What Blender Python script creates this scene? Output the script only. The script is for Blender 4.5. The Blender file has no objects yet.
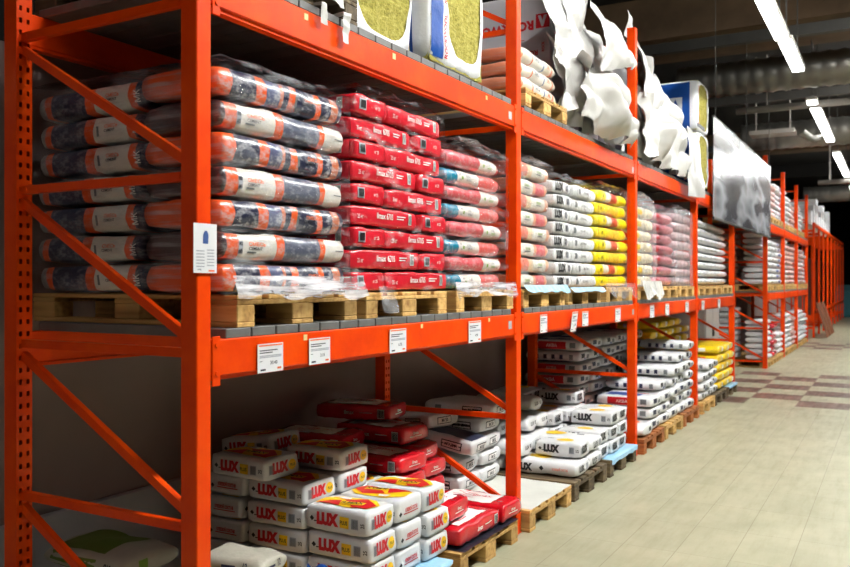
import bpy, bmesh, math, random
from mathutils import Vector, Matrix, noise
from mathutils.bvhtree import BVHTree
from math import sin, cos, tan, pi, radians, sqrt, floor

random.seed(7)
SC = bpy.context.scene
COL = SC.collection

# ---------------------------------------------------------------- helpers
def lin(c):
    def f(v):
        v /= 255.0
        return v / 12.92 if v <= .04045 else ((v + .055) / 1.055) ** 2.4
    return tuple(f(v) for v in c) + (1.0,)

class NT:
    def __init__(self, name):
        self.m = bpy.data.materials.new(name)
        self.m.use_nodes = True
        self.t = self.m.node_tree
        self.b = self.t.nodes['Principled BSDF']
        self.out = self.t.nodes['Material Output']
    def n(self, typ, **kw):
        nd = self.t.nodes.new(typ)
        for k, v in kw.items():
            if k.startswith('_'):
                setattr(nd, k[1:], v)
            else:
                nd.inputs[k.replace('__', ' ')].default_value = v
        return nd
    def l(self, a, b):
        self.t.links.new(a, b)
    def coord(self, kind='Object', scale=(1, 1, 1), loc=(0, 0, 0)):
        c = self.n('ShaderNodeTexCoord')
        mp = self.n('ShaderNodeMapping')
        mp.inputs['Scale'].default_value = scale
        mp.inputs['Location'].default_value = loc
        self.l(c.outputs[kind], mp.inputs['Vector'])
        return mp.outputs['Vector']
    def noise(self, vec, scale, detail=3, rough=.55):
        nd = self.n('ShaderNodeTexNoise')
        nd.inputs['Scale'].default_value = scale
        nd.inputs['Detail'].default_value = detail
        nd.inputs['Roughness'].default_value = rough
        self.l(vec, nd.inputs['Vector'])
        return nd.outputs['Fac']
    def ramp(self, fac, stops, interp='LINEAR'):
        r = self.n('ShaderNodeValToRGB')
        r.color_ramp.interpolation = interp
        e = r.color_ramp.elements
        while len(e) < len(stops):
            e.new(.5)
        for i, (p, c) in enumerate(stops):
            e[i].position = p
            e[i].color = c if len(c) == 4 else tuple(c) + (1,)
        self.l(fac, r.inputs['Fac'])
        return r.outputs['Color']
    def mix(self, fac, a, b, mode='MIX'):
        m = self.n('ShaderNodeMix')
        m.data_type = 'RGBA'
        m.blend_type = mode
        for s, v in ((m.inputs[0], fac), (m.inputs[6], a), (m.inputs[7], b)):
            if isinstance(v, (int, float, tuple)):
                s.default_value = v
            else:
                self.l(v, s)
        return m.outputs[2]
    def math(self, op, a, b=0.0, c=None):
        m = self.n('ShaderNodeMath')
        m.operation = op
        for i, v in enumerate((a, b) if c is None else (a, b, c)):
            if isinstance(v, (int, float)):
                m.inputs[i].default_value = v
            else:
                self.l(v, m.inputs[i])
        return m.outputs[0]
    def bump(self, h, strength=.3, dist=.01):
        bp = self.n('ShaderNodeBump')
        bp.inputs['Strength'].default_value = strength
        bp.inputs['Distance'].default_value = dist
        self.l(h, bp.inputs['Height'])
        self.l(bp.outputs['Normal'], self.b.inputs['Normal'])
        return bp.outputs['Normal']

def g(v):
    return (v, v, v, 1)

def plain(name, rgb, rough=.5, var=.12, scale=6, metal=0.0, bump=0.0, bscale=40, coat=0.0, spec=.5):
    k = NT(name)
    c = lin(rgb)
    v = k.coord()
    nz = k.noise(v, scale, 4)
    dark = tuple(x * (1 - var) for x in c[:3]) + (1,)
    lite = tuple(min(1, x * (1 + var)) for x in c[:3]) + (1,)
    k.l(k.ramp(nz, [(.3, dark), (.7, lite)]), k.b.inputs['Base Color'])
    k.b.inputs['Roughness'].default_value = rough
    k.b.inputs['Metallic'].default_value = metal
    k.b.inputs['Specular IOR Level'].default_value = spec
    k.b.inputs['Coat Weight'].default_value = coat
    if bump:
        k.bump(k.noise(v, bscale, 3), bump, .01)
    return k.m

def bands(name, stops, rough=.4, film_glint=None, wob=.02, bump=.35, coat=.0):
    """colour bands printed along a bag's own length; position 0..1 along local x (needs L)"""
    L, st = stops
    k = NT(name)
    v = k.coord()
    sx = k.n('ShaderNodeSeparateXYZ')
    k.l(v, sx.inputs[0])
    nz = k.noise(v, 9, 2)
    u = k.math('ADD', k.math('DIVIDE', sx.outputs[0], L), .5)
    u = k.math('ADD', u, k.math('MULTIPLY', k.math('SUBTRACT', nz, .5), wob))
    col = k.ramp(u, [(p, lin(c)) for p, c in st], 'CONSTANT')
    v2 = k.coord(scale=(30, 3, 55))
    nz2 = k.noise(v2, 1.0, 3)
    if film_glint:
        col = k.mix(k.math('MULTIPLY', k.ramp(nz2, [(.48, g(0)), (.75, g(1))]), film_glint), col, lin((205, 205, 208)))  # pale streaks mixed into the print imitate glints on the stretch film
    k.l(col, k.b.inputs['Base Color'])
    k.b.inputs['Roughness'].default_value = rough
    k.b.inputs['Coat Weight'].default_value = coat
    k.bump(k.noise(v, 28, 3), bump, .008)
    return k.m

def bm_new():
    return bmesh.new()

def box(bm, x0, x1, y0, y1, z0, z1, mi=0, bev=0.0, segs=1):
    vs = [bm.verts.new((x, y, z)) for x in (x0, x1) for y in (y0, y1) for z in (z0, z1)]
    q = [(0, 1, 3, 2), (4, 6, 7, 5), (0, 4, 5, 1), (2, 3, 7, 6), (0, 2, 6, 4), (1, 5, 7, 3)]
    fs = []
    for a in q:
        f = bm.faces.new([vs[i] for i in a])
        f.material_index = mi
        fs.append(f)
    if bev:
        es = list({e for f in fs for e in f.edges})
        r = bmesh.ops.bevel(bm, geom=es, offset=bev, segments=segs, affect='EDGES', profile=.5)
        for f in r['faces']:
            f.material_index = mi
    return vs

def bar(bm, p, q, w, t, up=(1, 0, 0), mi=0):
    """rectangular bar from p to q, width w along (axis x up), thickness t along up"""
    p, q, up = Vector(p), Vector(q), Vector(up)
    d = (q - p).normalized()
    s = d.cross(up).normalized()
    u = s.cross(d).normalized()
    vs = []
    for c in (p, q):
        for a, b in ((-1, -1), (1, -1), (1, 1), (-1, 1)):
            vs.append(bm.verts.new(c + s * (a * w / 2) + u * (b * t / 2)))
    for a in ((0, 1, 2, 3), (7, 6, 5, 4), (0, 4, 5, 1), (1, 5, 6, 2), (2, 6, 7, 3), (3, 7, 4, 0)):
        f = bm.faces.new([vs[i] for i in a])
        f.material_index = mi

def tube(bm, pts, r, n=12, mi=0, caps=True, rib=0.0, ribn=0):
    pts = [Vector(p) for p in pts]
    rings = []
    for i, p in enumerate(pts):
        d = (pts[min(i + 1, len(pts) - 1)] - pts[max(i - 1, 0)]).normalized()
        a = d.cross(Vector((0, 0, 1)))
        if a.length < 1e-3:
            a = d.cross(Vector((1, 0, 0)))
        a.normalize()
        b = a.cross(d)
        rr = r + (rib if ribn and i % ribn == 0 else 0)
        rings.append([bm.verts.new(p + a * rr * cos(2 * pi * k / n) + b * rr * sin(2 * pi * k / n)) for k in range(n)])
    for i in range(len(rings) - 1):
        for k in range(n):
            f = bm.faces.new((rings[i][k], rings[i][(k + 1) % n], rings[i + 1][(k + 1) % n], rings[i + 1][k]))
            f.material_index = mi
            f.smooth = True
    if caps:
        bm.faces.new(rings[0][::-1]).material_index = mi
        bm.faces.new(rings[-1]).material_index = mi

def mesh_of(name, bm, mats, smooth=False):
    bmesh.ops.recalc_face_normals(bm, faces=bm.faces) if not getattr(bm, '_keep', False) else None
    me = bpy.data.meshes.new(name)
    bm.to_mesh(me)
    bm.free()
    for m in (mats if isinstance(mats, (list, tuple)) else [mats]):
        me.materials.append(m)
    if smooth:
        for p in me.polygons:
            p.use_smooth = True
    return me

def link(name, me, parent=None, loc=None, rot=None):
    o = bpy.data.objects.new(name, me)
    COL.objects.link(o)
    if parent is not None:
        o.parent = parent
    if loc is not None:
        o.location = loc
    if rot is not None:
        o.rotation_euler = rot
    return o

def obj(name, bm, mats, parent=None, smooth=False, loc=None, rot=None):
    return link(name, mesh_of(name, bm, mats, smooth), parent, loc, rot)

def tag(o, label, cat, group=None, kind=None):
    o['label'] = label
    o['category'] = cat
    if group:
        o['group'] = group
    if kind:
        o['kind'] = kind
    return o

def struct(name, bm, mats, smooth=False):
    o = obj(name, bm, mats, None, smooth)
    o['kind'] = 'structure'
    return o

def empty(name, loc=(0, 0, 0), rot=(0, 0, 0), parent=None):
    o = bpy.data.objects.new(name, None)
    COL.objects.link(o)
    o.empty_display_size = .1
    o.location = loc
    o.rotation_euler = rot
    if parent is not None:
        o.parent = parent
    return o

def copy_tree(o, parent=None):
    c = o.copy()
    COL.objects.link(c)
    if parent is not None:
        c.parent = parent
    for ch in list(o.children):
        copy_tree(ch, c)
    return c

ORD = ['bottom', 'second', 'third', 'fourth', 'fifth', 'sixth', 'seventh', 'eighth', 'ninth', 'tenth', 'eleventh', 'twelfth']
def nth(i, n):
    """'top' / 'bottom' / 'third lowest' """
    if i == 0:
        return 'bottom'
    if i == n - 1:
        return 'top'
    return ORD[i] + ' lowest'

# ---------------------------------------------------------------- lettering
_TXT = {}
def text_geo(s, h, squeeze=1.0, bold=0.0, step=.03):
    """flat lettering (list of 2-D points, faces), cap height h, centred on 0,0; cut finely enough to follow a bag"""
    key = (s, round(h, 4), squeeze, bold, step)
    if key in _TXT:
        return _TXT[key]
    cu = bpy.data.curves.new('lettering', 'FONT')
    cu.body = s
    cu.align_x = 'LEFT'
    cu.resolution_u = 2
    cu.offset = bold
    o = bpy.data.objects.new('lettering', cu)
    COL.objects.link(o)
    bpy.context.view_layer.update()
    dg = bpy.context.evaluated_depsgraph_get()
    me = bpy.data.meshes.new_from_object(o.evaluated_get(dg))
    bm = bm_new()
    bm.from_mesh(me)
    bpy.data.objects.remove(o)
    bpy.data.curves.remove(cu)
    bpy.data.meshes.remove(me)
    xs = [v.co.x for v in bm.verts]
    ys = [v.co.y for v in bm.verts]
    x0, x1, y0, y1 = min(xs), max(xs), min(ys), max(ys)
    k = h / max(.2, (y1 - y0))
    for v in bm.verts:
        v.co = Vector(((v.co.x - (x0 + x1) / 2) * k * squeeze, (v.co.y - (y0 + y1) / 2) * k, 0))
    if step:
        w = (x1 - x0) * k * squeeze
        for ax, ext in ((0, w), (1, h)):
            n = int(ext / step)
            for i in range(1, n + 1):
                c = -ext / 2 + ext * i / (n + 1)
                co = Vector((c, 0, 0)) if ax == 0 else Vector((0, c, 0))
                no = Vector((1, 0, 0)) if ax == 0 else Vector((0, 1, 0))
                bmesh.ops.bisect_plane(bm, geom=bm.verts[:] + bm.edges[:] + bm.faces[:], plane_co=co, plane_no=no)
    bm.verts.index_update()
    geo = ([(v.co.x, v.co.y) for v in bm.verts], [[v.index for v in f.verts] for f in bm.faces])
    bm.free()
    _TXT[key] = geo
    return geo

def rect_geo(w, h, step=.022):
    nx, ny = max(1, int(w / step)), max(1, int(h / step))
    pts = [(-w / 2 + w * i / nx, -h / 2 + h * j / ny) for j in range(ny + 1) for i in range(nx + 1)]
    fs = [[j * (nx + 1) + i, j * (nx + 1) + i + 1, (j + 1) * (nx + 1) + i + 1, (j + 1) * (nx + 1) + i] for j in range(ny) for i in range(nx)]
    return pts, fs

def poly_geo(pts, step=.03):
    bm = bm_new()
    bm.faces.new([bm.verts.new((x, y, 0)) for x, y in pts])
    for ax in (0, 1):
        lo, hi = min(p[ax] for p in pts), max(p[ax] for p in pts)
        n = int((hi - lo) / step)
        for i in range(1, n + 1):
            c = lo + (hi - lo) * i / (n + 1)
            co = Vector((c, 0, 0)) if ax == 0 else Vector((0, c, 0))
            no = Vector((1, 0, 0)) if ax == 0 else Vector((0, 1, 0))
            bmesh.ops.bisect_plane(bm, geom=bm.verts[:] + bm.edges[:] + bm.faces[:], plane_co=co, plane_no=no)
    bm.verts.index_update()
    geo = ([(v.co.x, v.co.y) for v in bm.verts], [[v.index for v in f.verts] for f in bm.faces])
    bm.free()
    return geo

SIDES = {'-y': (Vector((1, 0, 0)), Vector((0, 0, 1)), Vector((0, -1, 0))),
         '+y': (Vector((-1, 0, 0)), Vector((0, 0, 1)), Vector((0, 1, 0))),
         '+x': (Vector((0, 1, 0)), Vector((0, 0, 1)), Vector((1, 0, 0))),
         '-x': (Vector((0, -1, 0)), Vector((0, 0, 1)), Vector((-1, 0, 0))),
         '+z': (Vector((1, 0, 0)), Vector((0, 1, 0)), Vector((0, 0, 1)))}

def decal(bm, bvh, side, geo, c, mi, lift=.0015, rot=0.0, centre=Vector((0, 0, 0)), flat=None):
    """print a flat shape onto the surface of a mesh: c = (s, t) offset on that side from centre"""
    S, T, N = SIDES[side]
    if flat is None: lift += .0007
    pts, fs = geo
    cr, sr = cos(rot), sin(rot)
    vs = []
    for (a, b) in pts:
        s, t = c[0] + a * cr - b * sr, c[1] + a * sr + b * cr
        o = centre + S * s + T * t
        if flat is not None:
            vs.append(bm.verts.new(o + N * (flat + lift)))
            continue
        hit, nor, _, _ = bvh.ray_cast(o + N * 1.0, -N, 2.0)
        if hit is None:
            hit, nor, _, _ = bvh.find_nearest(o + N * .1)
        vs.append(bm.verts.new(hit + N * lift + nor * lift * .5))
    for f in fs:
        try:
            nf = bm.faces.new([vs[i] for i in f])
        except ValueError:
            continue
        nf.normal_update()
        if nf.normal.dot(N) < 0:
            nf.normal_flip()
        nf.material_index = mi
        nf.smooth = True

# ---------------------------------------------------------------- bags
def bag_bm(L, W, H, seed=0, kc=.5, dome=.06, tap=.25, tapv=.05, amp=.006, freq=7, n=(18, 10, 6), mi=0, sag=0.0, wrinkle=.004):
    bm = bm_new()
    nx, ny, nz = n
    cache = {}
    def V(i, j, k):
        key = (i, j, k)
        if key in cache:
            return cache[key]
        u, v, w = 2 * i / nx - 1, 2 * j / ny - 1, 2 * k / nz - 1
        # concentrate the rows towards the rims
        u = math.copysign(1 - (1 - abs(u)) ** 1.25, u)
        v2 = v * sqrt(max(0, 1 - kc * w * w / 2))
        w2 = w * sqrt(max(0, 1 - kc * v * v / 2))
        a = abs(u) ** 9
        u2 = u * (1 - dome * .7 * (v * v + w * w) / 2)
        v2 *= 1 - tapv * a
        w2 *= 1 - tap * a
        # rounded rims along the length
        w2 *= 1 - .06 * abs(v) ** 6
        p = Vector((u2 * L / 2, v2 * W / 2, w2 * H / 2))
        q = Vector((p.x * freq + seed * 13.1, p.y * freq + seed * 7.7, p.z * freq))
        d = noise.noise_vector(q) * amp
        q2 = Vector((p.x * 38 + seed, p.y * 16, p.z * 16 + seed * 3))
        d += Vector((0, 1, 1)) * noise.noise(q2) * wrinkle
        if sag:
            d.z -= sag * (p.x / (L / 2)) ** 2
        cache[key] = bm.verts.new(p + d)
        return cache[key]
    def quad(a, b, c, d):
        f = bm.faces.new((a, b, c, d))
        f.material_index = mi
        f.smooth = True
    for i in range(nx):
        for j in range(ny):
            quad(V(i, j, 0), V(i, j + 1, 0), V(i + 1, j + 1, 0), V(i + 1, j, 0))
            quad(V(i, j, nz), V(i + 1, j, nz), V(i + 1, j + 1, nz), V(i, j + 1, nz))
    for i in range(nx):
        for k in range(nz):
            quad(V(i, 0, k), V(i + 1, 0, k), V(i + 1, 0, k + 1), V(i, 0, k + 1))
            quad(V(i, ny, k), V(i, ny, k + 1), V(i + 1, ny, k + 1), V(i + 1, ny, k))
    for j in range(ny):
        for k in range(nz):
            quad(V(0, j, k), V(0, j, k + 1), V(0, j + 1, k + 1), V(0, j + 1, k))
            quad(V(nx, j, k), V(nx, j + 1, k), V(nx, j + 1, k + 1), V(nx, j, k + 1))
    lo = [min(v.co[i] for v in bm.verts) for i in range(3)]
    hi = [max(v.co[i] for v in bm.verts) for i in range(3)]
    dim = (L, W, H)
    for v in bm.verts:
        for i in range(3):
            v.co[i] = (v.co[i] - (lo[i] + hi[i]) / 2) * dim[i] / (hi[i] - lo[i])
        v.co.z += H / 2
    bm.normal_update()
    return bm

class Bag:
    """one printed bag: a base shape plus lettering and marks that lie on it"""
    def __init__(self, name, L, W, H, base, seed=0, **kw):
        self.name, self.L, self.W, self.H = name, L, W, H
        self.mats = [base]
        self.bm = bag_bm(L, W, H, seed, **kw)
        self.bvh = BVHTree.FromBMesh(self.bm)
    def mi(self, m):
        if m not in self.mats:
            self.mats.append(m)
        return self.mats.index(m)
    def put(self, side, geo, s, t, m, rot=0.0, lift=.0015):
        decal(self.bm, self.bvh, side, geo, (s, t), self.mi(m), lift, rot)
        return self
    def text(self, side, s, h, cs, ct, m, squeeze=1.0, bold=.02, rot=0.0, lift=.002, step=.03):
        return self.put(side, text_geo(s, h, squeeze, bold, step), cs, ct, m, rot, lift)
    def rect(self, side, w, h, cs, ct, m, lift=.0012, rot=0.0):
        return self.put(side, rect_geo(w, h), cs, ct, m, rot, lift)
    def barcode(self, side, w, h, cs, ct, bg, ink, lift=.0012):
        if bg:
            self.rect(side, w, h, cs, ct, bg, lift)
        rnd = random.Random(3)
        x = -w * .42
        while x < w * .4:
            bw = w * rnd.choice((.03, .05, .08))
            self.put(side, rect_geo(bw, h * .82), cs + x + bw / 2, ct, ink, 0, lift + .001)
            x += bw + w * rnd.choice((.03, .05))
        return self
    def done(self):
        me = bpy.data.meshes.new(self.name)
        self.bm.to_mesh(me)
        self.bm.free()
        for m in self.mats:
            me.materials.append(m)
        return me

def put_bag(name, me, loc, rz, label, cat='bag', group=None, tilt=(0, 0), scale=None):
    o = link(name, me, None, loc, (tilt[0], tilt[1], rz))
    if scale:
        o.scale = scale
    tag(o, label, cat, group)
    return o
# ---------------------------------------------------------------- materials
def orange_paint():
    k = NT('orange_paint')
    v = k.coord('Object')
    nz = k.noise(v, 3.5, 5, .65)
    k.l(k.ramp(nz, [(.25, lin((222, 52, 0))), (.5, lin((238, 68, 0))), (.75, lin((248, 86, 0)))]), k.b.inputs['Base Color'])
    k.b.inputs['Roughness'].default_value = .38
    k.b.inputs['Specular IOR Level'].default_value = .18
    k.bump(k.noise(v, 25, 3), .05, .01)
    return k.m

def wood(name, a, b, c):
    k = NT(name)
    v = k.coord('Object', (1.6, 22, 22))
    oi = k.n('ShaderNodeObjectInfo')
    ad = k.n('ShaderNodeVectorMath', _operation='ADD')
    k.l(v, ad.inputs[0])
    k.l(oi.outputs['Random'], ad.inputs[1])
    sc = k.n('ShaderNodeVectorMath', _operation='SCALE')
    nz = k.n('ShaderNodeTexNoise')
    nz.noise_dimensions = '4D'
    nz.inputs['Scale'].default_value = 1.4
    nz.inputs['Detail'].default_value = 5
    k.l(v, nz.inputs['Vector'])
    k.l(k.math('MULTIPLY', oi.outputs['Random'], 40), nz.inputs['W'])
    col = k.ramp(nz.outputs['Fac'], [(.25, lin(a)), (.5, lin(b)), (.78, lin(c))])
    br = k.math('ADD', .72, k.math('MULTIPLY', oi.outputs['Random'], .5))
    cm = k.n('ShaderNodeCombineXYZ')
    for i in range(3):
        k.l(br, cm.inputs[i])
    k.l(k.mix(1.0, col, cm.outputs[0], 'MULTIPLY'), k.b.inputs['Base Color'])
    k.b.inputs['Roughness'].default_value = .75
    k.bump(nz.outputs['Fac'], .25, .006)
    return k.m

def film_mat(name, lo, hi, rough=.16, scale=(7, 14, 5), white=(236, 238, 242), bscale=18, bump=.9, cut=(.42, .72)):
    """clear stretch film: mostly see-through, milky where it folds"""
    k = NT(name)
    v = k.coord('Object', scale)
    a = k.noise(v, 1.0, 4, .6)
    v2 = k.coord('Object')
    b = k.noise(v2, bscale, 4, .6)
    fac = k.ramp(a, [(cut[0], g(lo)), (cut[1], g(hi))])
    k.b.inputs['Base Color'].default_value = lin(white)
    k.b.inputs['Roughness'].default_value = rough
    k.b.inputs['Specular IOR Level'].default_value = .7
    k.bump(b, bump, .02)
    tr = k.n('ShaderNodeBsdfTransparent')
    gl = k.n('ShaderNodeBsdfGlossy')
    gl.inputs['Roughness'].default_value = rough
    k.l(k.b.inputs['Normal'].links[0].from_socket, gl.inputs['Normal'])
    fr = k.n('ShaderNodeLayerWeight')
    fr.inputs['Blend'].default_value = .05
    k.l(k.b.inputs['Normal'].links[0].from_socket, fr.inputs['Normal'])
    m1 = k.n('ShaderNodeMixShader')
    m2 = k.n('ShaderNodeMixShader')
    k.l(fr.outputs['Fresnel'], m1.inputs[0])
    k.l(tr.outputs[0], m1.inputs[1])
    k.l(gl.outputs[0], m1.inputs[2])
    k.l(fac, m2.inputs[0])
    k.l(m1.outputs[0], m2.inputs[1])
    k.l(k.b.outputs[0], m2.inputs[2])
    k.l(m2.outputs[0], k.out.inputs['Surface'])
    return k.m

def floor_mat():
    k = NT('floor_tiles')
    v = k.coord('Object')
    sx = k.n('ShaderNodeSeparateXYZ')
    k.l(v, sx.inputs[0])
    X, Y = sx.outputs[0], sx.outputs[1]
    # grout: tiles .32 wide, .62 long, alternate columns offset
    def fracdist(val):
        f = k.math('FRACT', val)
        return k.math('ABSOLUTE', k.math('SUBTRACT', f, .5))
    cx = k.math('DIVIDE', k.math('SUBTRACT', X, .33 - .32 * 20), .32)
    col = k.math('FLOOR', cx)
    off = k.math('MULTIPLY', k.math('MODULO', col, 2.0), .5)
    ry = k.math('ADD', k.math('DIVIDE', k.math('SUBTRACT', Y, 12.0 - .62 * 40), .62), k.math('MULTIPLY', off, 0.0))
    row = k.math('FLOOR', ry)
    gx = k.math('GREATER_THAN', fracdist(cx), .4925)
    gy = k.math('GREATER_THAN', fracdist(ry), .4962)
    cell = k.n('ShaderNodeCombineXYZ')
    k.l(col, cell.inputs[0])
    k.l(row, cell.inputs[1])
    wn = k.n('ShaderNodeTexWhiteNoise', _noise_dimensions='3D')
    k.l(cell.outputs[0], wn.inputs['Vector'])
    # brown checks across the side aisle
    bx = k.math('FLOOR', k.math('DIVIDE', k.math('SUBTRACT', X, .33 - .64 * 20), .64))
    by = row
    par = k.math('MODULO', k.math('ADD', bx, by), 2.0)
    def band(a, b):
        return k.math('MULTIPLY', k.math('GREATER_THAN', Y, a), k.math('LESS_THAN', Y, b))
    zone = k.math('MAXIMUM', band(12.0, 16.34), band(22.5, 25.0))
    isb = k.math('MULTIPLY', zone, par)
    nz = k.noise(v, 2.2, 5, .6)
    n2 = k.noise(k.coord('Object', (9, 1.2, 1)), 1.6, 4, .65)
    base = k.ramp(nz, [(.3, lin((151, 149, 122))), (.7, lin((171, 169, 142)))])
    base = k.mix(k.math('MULTIPLY', k.ramp(n2, [(.5, g(0)), (.75, g(1))]), .3), base, lin((142, 134, 104)))
    wv = k.math('ADD', .965, k.math('MULTIPLY', wn.outputs['Value'], .07))
    cm = k.n('ShaderNodeCombineXYZ')
    for i in range(3):
        k.l(wv, cm.inputs[i])
    base = k.mix(1.0, base, cm.outputs[0], 'MULTIPLY')
    brown = k.ramp(nz, [(.3, lin((92, 70, 60))), (.7, lin((122, 96, 84)))])
    base = k.mix(isb, base, brown)
    base = k.mix(k.math('MULTIPLY', gx, .62), base, lin((112, 100, 76)))
    base = k.mix(k.math('MULTIPLY', gy, .42), base, lin((112, 100, 76)))
    k.l(base, k.b.inputs['Base Color'])
    rr = k.ramp(n2, [(.3, g(.3)), (.8, g(.48))])
    k.l(rr, k.b.inputs['Roughness'])
    k.b.inputs['Specular IOR Level'].default_value = .38
    return k.m

def lamp_mat(strength, rgb=(251, 252, 250)):
    k = NT('lamp_light')
    k.b.inputs['Base Color'].default_value = g(.9)
    k.b.inputs['Emission Color'].default_value = lin(rgb)
    k.b.inputs['Emission Strength'].default_value = strength
    return k.m

def wool_mat():
    k = NT('mineral_wool')
    v = k.coord('Object')
    a = k.noise(k.coord('Object', (1, 1, 2.2)), 26, 6, .75)
    k.l(k.ramp(a, [(.3, lin((108, 100, 34))), (.5, lin((158, 148, 62))), (.72, lin((190, 180, 98)))]), k.b.inputs['Base Color'])
    k.b.inputs['Roughness'].default_value = .95
    k.bump(k.noise(v, 90, 4), .7, .01)
    return k.m

def banner_mat():
    """glossy print sheet: grey cloudy print"""
    k = NT('banner_print')
    v = k.coord('Object', (1, .34, 1.25))
    a = k.noise(v, 1.7, 2, .45)
    b = k.noise(k.coord('Object', (1, 3.2, .35)), 1.3, 3, .6)
    c = k.ramp(a, [(.33, lin((60, 58, 62))), (.43, lin((104, 104, 110))), (.52, lin((186, 188, 194))), (.62, lin((140, 142, 148))), (.7, lin((70, 66, 68)))])
    d = k.ramp(b, [(.55, g(0)), (.75, g(.4))])
    k.l(k.mix(d, c, lin((160, 112, 88))), k.b.inputs['Base Color'])
    k.b.inputs['Roughness'].default_value = .22
    k.b.inputs['Specular IOR Level'].default_value = .6
    return k.m

M = {}
M['orange'] = orange_paint()
M['dark'] = plain('slot_shade', (16, 12, 11), .8)
M['deck'] = plain('galvanised_deck', (112, 112, 110), .55, .18, 9, .25)
M['wood'] = wood('pallet_wood', (150, 104, 52), (204, 160, 92), (228, 190, 122))
M['wood_red'] = wood('brown_pallet_wood', (118, 62, 26), (168, 98, 46), (196, 128, 68))
M['wood_dark'] = wood('old_pallet_wood', (60, 48, 34), (98, 82, 58), (132, 112, 82))
M['wall'] = plain('wall_paint', (156, 134, 130), .8, .1, 1.3)
M['plinth'] = plain('plinth_paint', (196, 194, 196), .7, .1, 2)
M['ceil'] = plain('ceiling_concrete', (30, 27, 24), .9, .25, .8)
M['beamc'] = plain('tan_concrete', (104, 82, 60), .85, .35, 1.6)
M['steel'] = plain('dull_steel', (66, 64, 60), .5, .25, 2, .3)
M['duct'] = plain('duct_metal', (118, 115, 108), .38, .2, 2.5, .75)
M['pipe'] = plain('pale_pipe', (170, 164, 156), .5, .15, 3)
M['tagw'] = plain('card_white', (228, 228, 230), .5, .03)
M['tagdark'] = plain('card_ink', (44, 46, 56), .6, .05)
M['taggrey'] = plain('card_grey', (168, 170, 178), .6, .05)
M['tagblue'] = plain('card_blue', (52, 84, 148), .6, .05)
M['orangeink'] = plain('orange_ink', (240, 110, 50), .5, .05)
M['sticker'] = plain('cream_sticker', (240, 205, 140), .5, .05)
M['black'] = plain('black_ink', (26, 26, 28), .45, .05)
M['redink'] = plain('red_ink', (206, 22, 34), .45, .06)
M['yellowink'] = plain('yellow_ink', (248, 200, 20), .45, .06)
M['greyink'] = plain('grey_ink', (112, 116, 118), .5, .08)
M['whiteink'] = plain('white_ink', (240, 236, 232), .45, .04)
M['blueink'] = plain('blue_ink', (30, 62, 140), .45, .08)
M['navyink'] = plain('navy_ink', (30, 34, 64), .45, .08)
M['greenink'] = plain('green_ink', (110, 150, 40), .5, .1)
M['tealink'] = plain('teal_ink', (40, 110, 120), .5, .08)
M['wool'] = wool_mat()
M['wrapw'] = plain('white_wrap', (228, 229, 232), .3, .05, 8, 0, .5, 16)
M['wrapblue'] = plain('blue_wrap', (22, 72, 150), .3, .1, 8, 0, .3, 20)
M['film'] = film_mat('stretch_film', .0, .34, .1, (5, 4, 20), cut=(.5, .8))
M['film_red'] = film_mat('stretch_film_folded', .0, .6, .1, (4, 5, 14), cut=(.54, .8))
M['film_thin'] = film_mat('thin_stretch_film', .0, .14, .1, (5, 4, 20), cut=(.55, .85))
M['film_mid'] = film_mat('stretch_film_milky', .06, .45, .2, (6, 8, 10))
M['film_skirt'] = film_mat('gathered_film', .08, .85, .22, (3, 3, 34), (226, 226, 230), 20, .8, (.38, .66))
M['film_heavy'] = film_mat('loose_film', .45, .95, .3, (5, 9, 14), (238, 236, 230), 12, .5, (.35, .6))
M['film_dark'] = film_mat('loose_film_clear', .06, .30, .2, (3, 3, 3), (210, 205, 205), 12, .6, (.4, .7))
M['blue_sheet'] = plain('blue_sheet', (150, 196, 224), .35, .1, 6, 0, .5, 18)
M['grey_sheet'] = plain('grey_sheet', (206, 206, 196), .5, .08, 4, 0, .2, 14)
M['black_sheet'] = plain('black_sheet', (34, 38, 48), .3, .1, 6, 0, .5, 22)

# ---------------------------------------------------------------- camera
cam = bpy.data.cameras.new('camera')
cam.sensor_width = 36.0
cam.lens = 36.0 * 835 / 850
cam.shift_y = -1.5 / 850
cam.clip_start = .05
co = bpy.data.objects.new('camera', cam)
COL.objects.link(co)
co.location = (2.15, 0, 1.645)
co.rotation_euler = (pi / 2, 0, radians(29.5))
cam.dof.use_dof = True
cam.dof.focus_distance = 4.4
cam.dof.aperture_fstop = 3.2
SC.camera = co

# ---------------------------------------------------------------- room
XW0, XW1, YW0, YW1, ZC = -1.42, 9.0, -5.0, 62.0, 6.3
XL = -8.0
b = bm_new(); box(b, XL - .2, XW1 + .2, YW0 - .2, YW1 + .2, -.2, 0); struct('floor', b, floor_mat())
b = bm_new(); box(b, XL - .2, XW1 + .2, YW0 - .2, YW1 + .2, ZC, ZC + .2); struct('ceiling', b, M['ceil'])
b = bm_new(); box(b, XW0 - .12, XW0, YW0, YW1, 0, 2.75); struct('wall_back', b, M['wall'])
b = bm_new(); box(b, XL - .2, XL, YW0, YW1, 0, ZC); struct('wall_left', b, M['ceil'])
b = bm_new(); box(b, XW1, XW1 + .2, YW0, YW1, 0, ZC); struct('wall_right', b, M['ceil'])
b = bm_new(); box(b, XL - .2, XW1 + .2, YW0 - .2, YW0, 0, ZC); struct('wall_near', b, M['ceil'])
b = bm_new(); box(b, XL - .2, XW1 + .2, YW1, YW1 + .2, 0, ZC); struct('wall_far', b, M['ceil'])
b = bm_new(); box(b, XW0 + .001, XW0 + .05, YW0 + .01, 15.5, .001, .53); struct('baseboard_back', b, M['plinth'])
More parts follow.
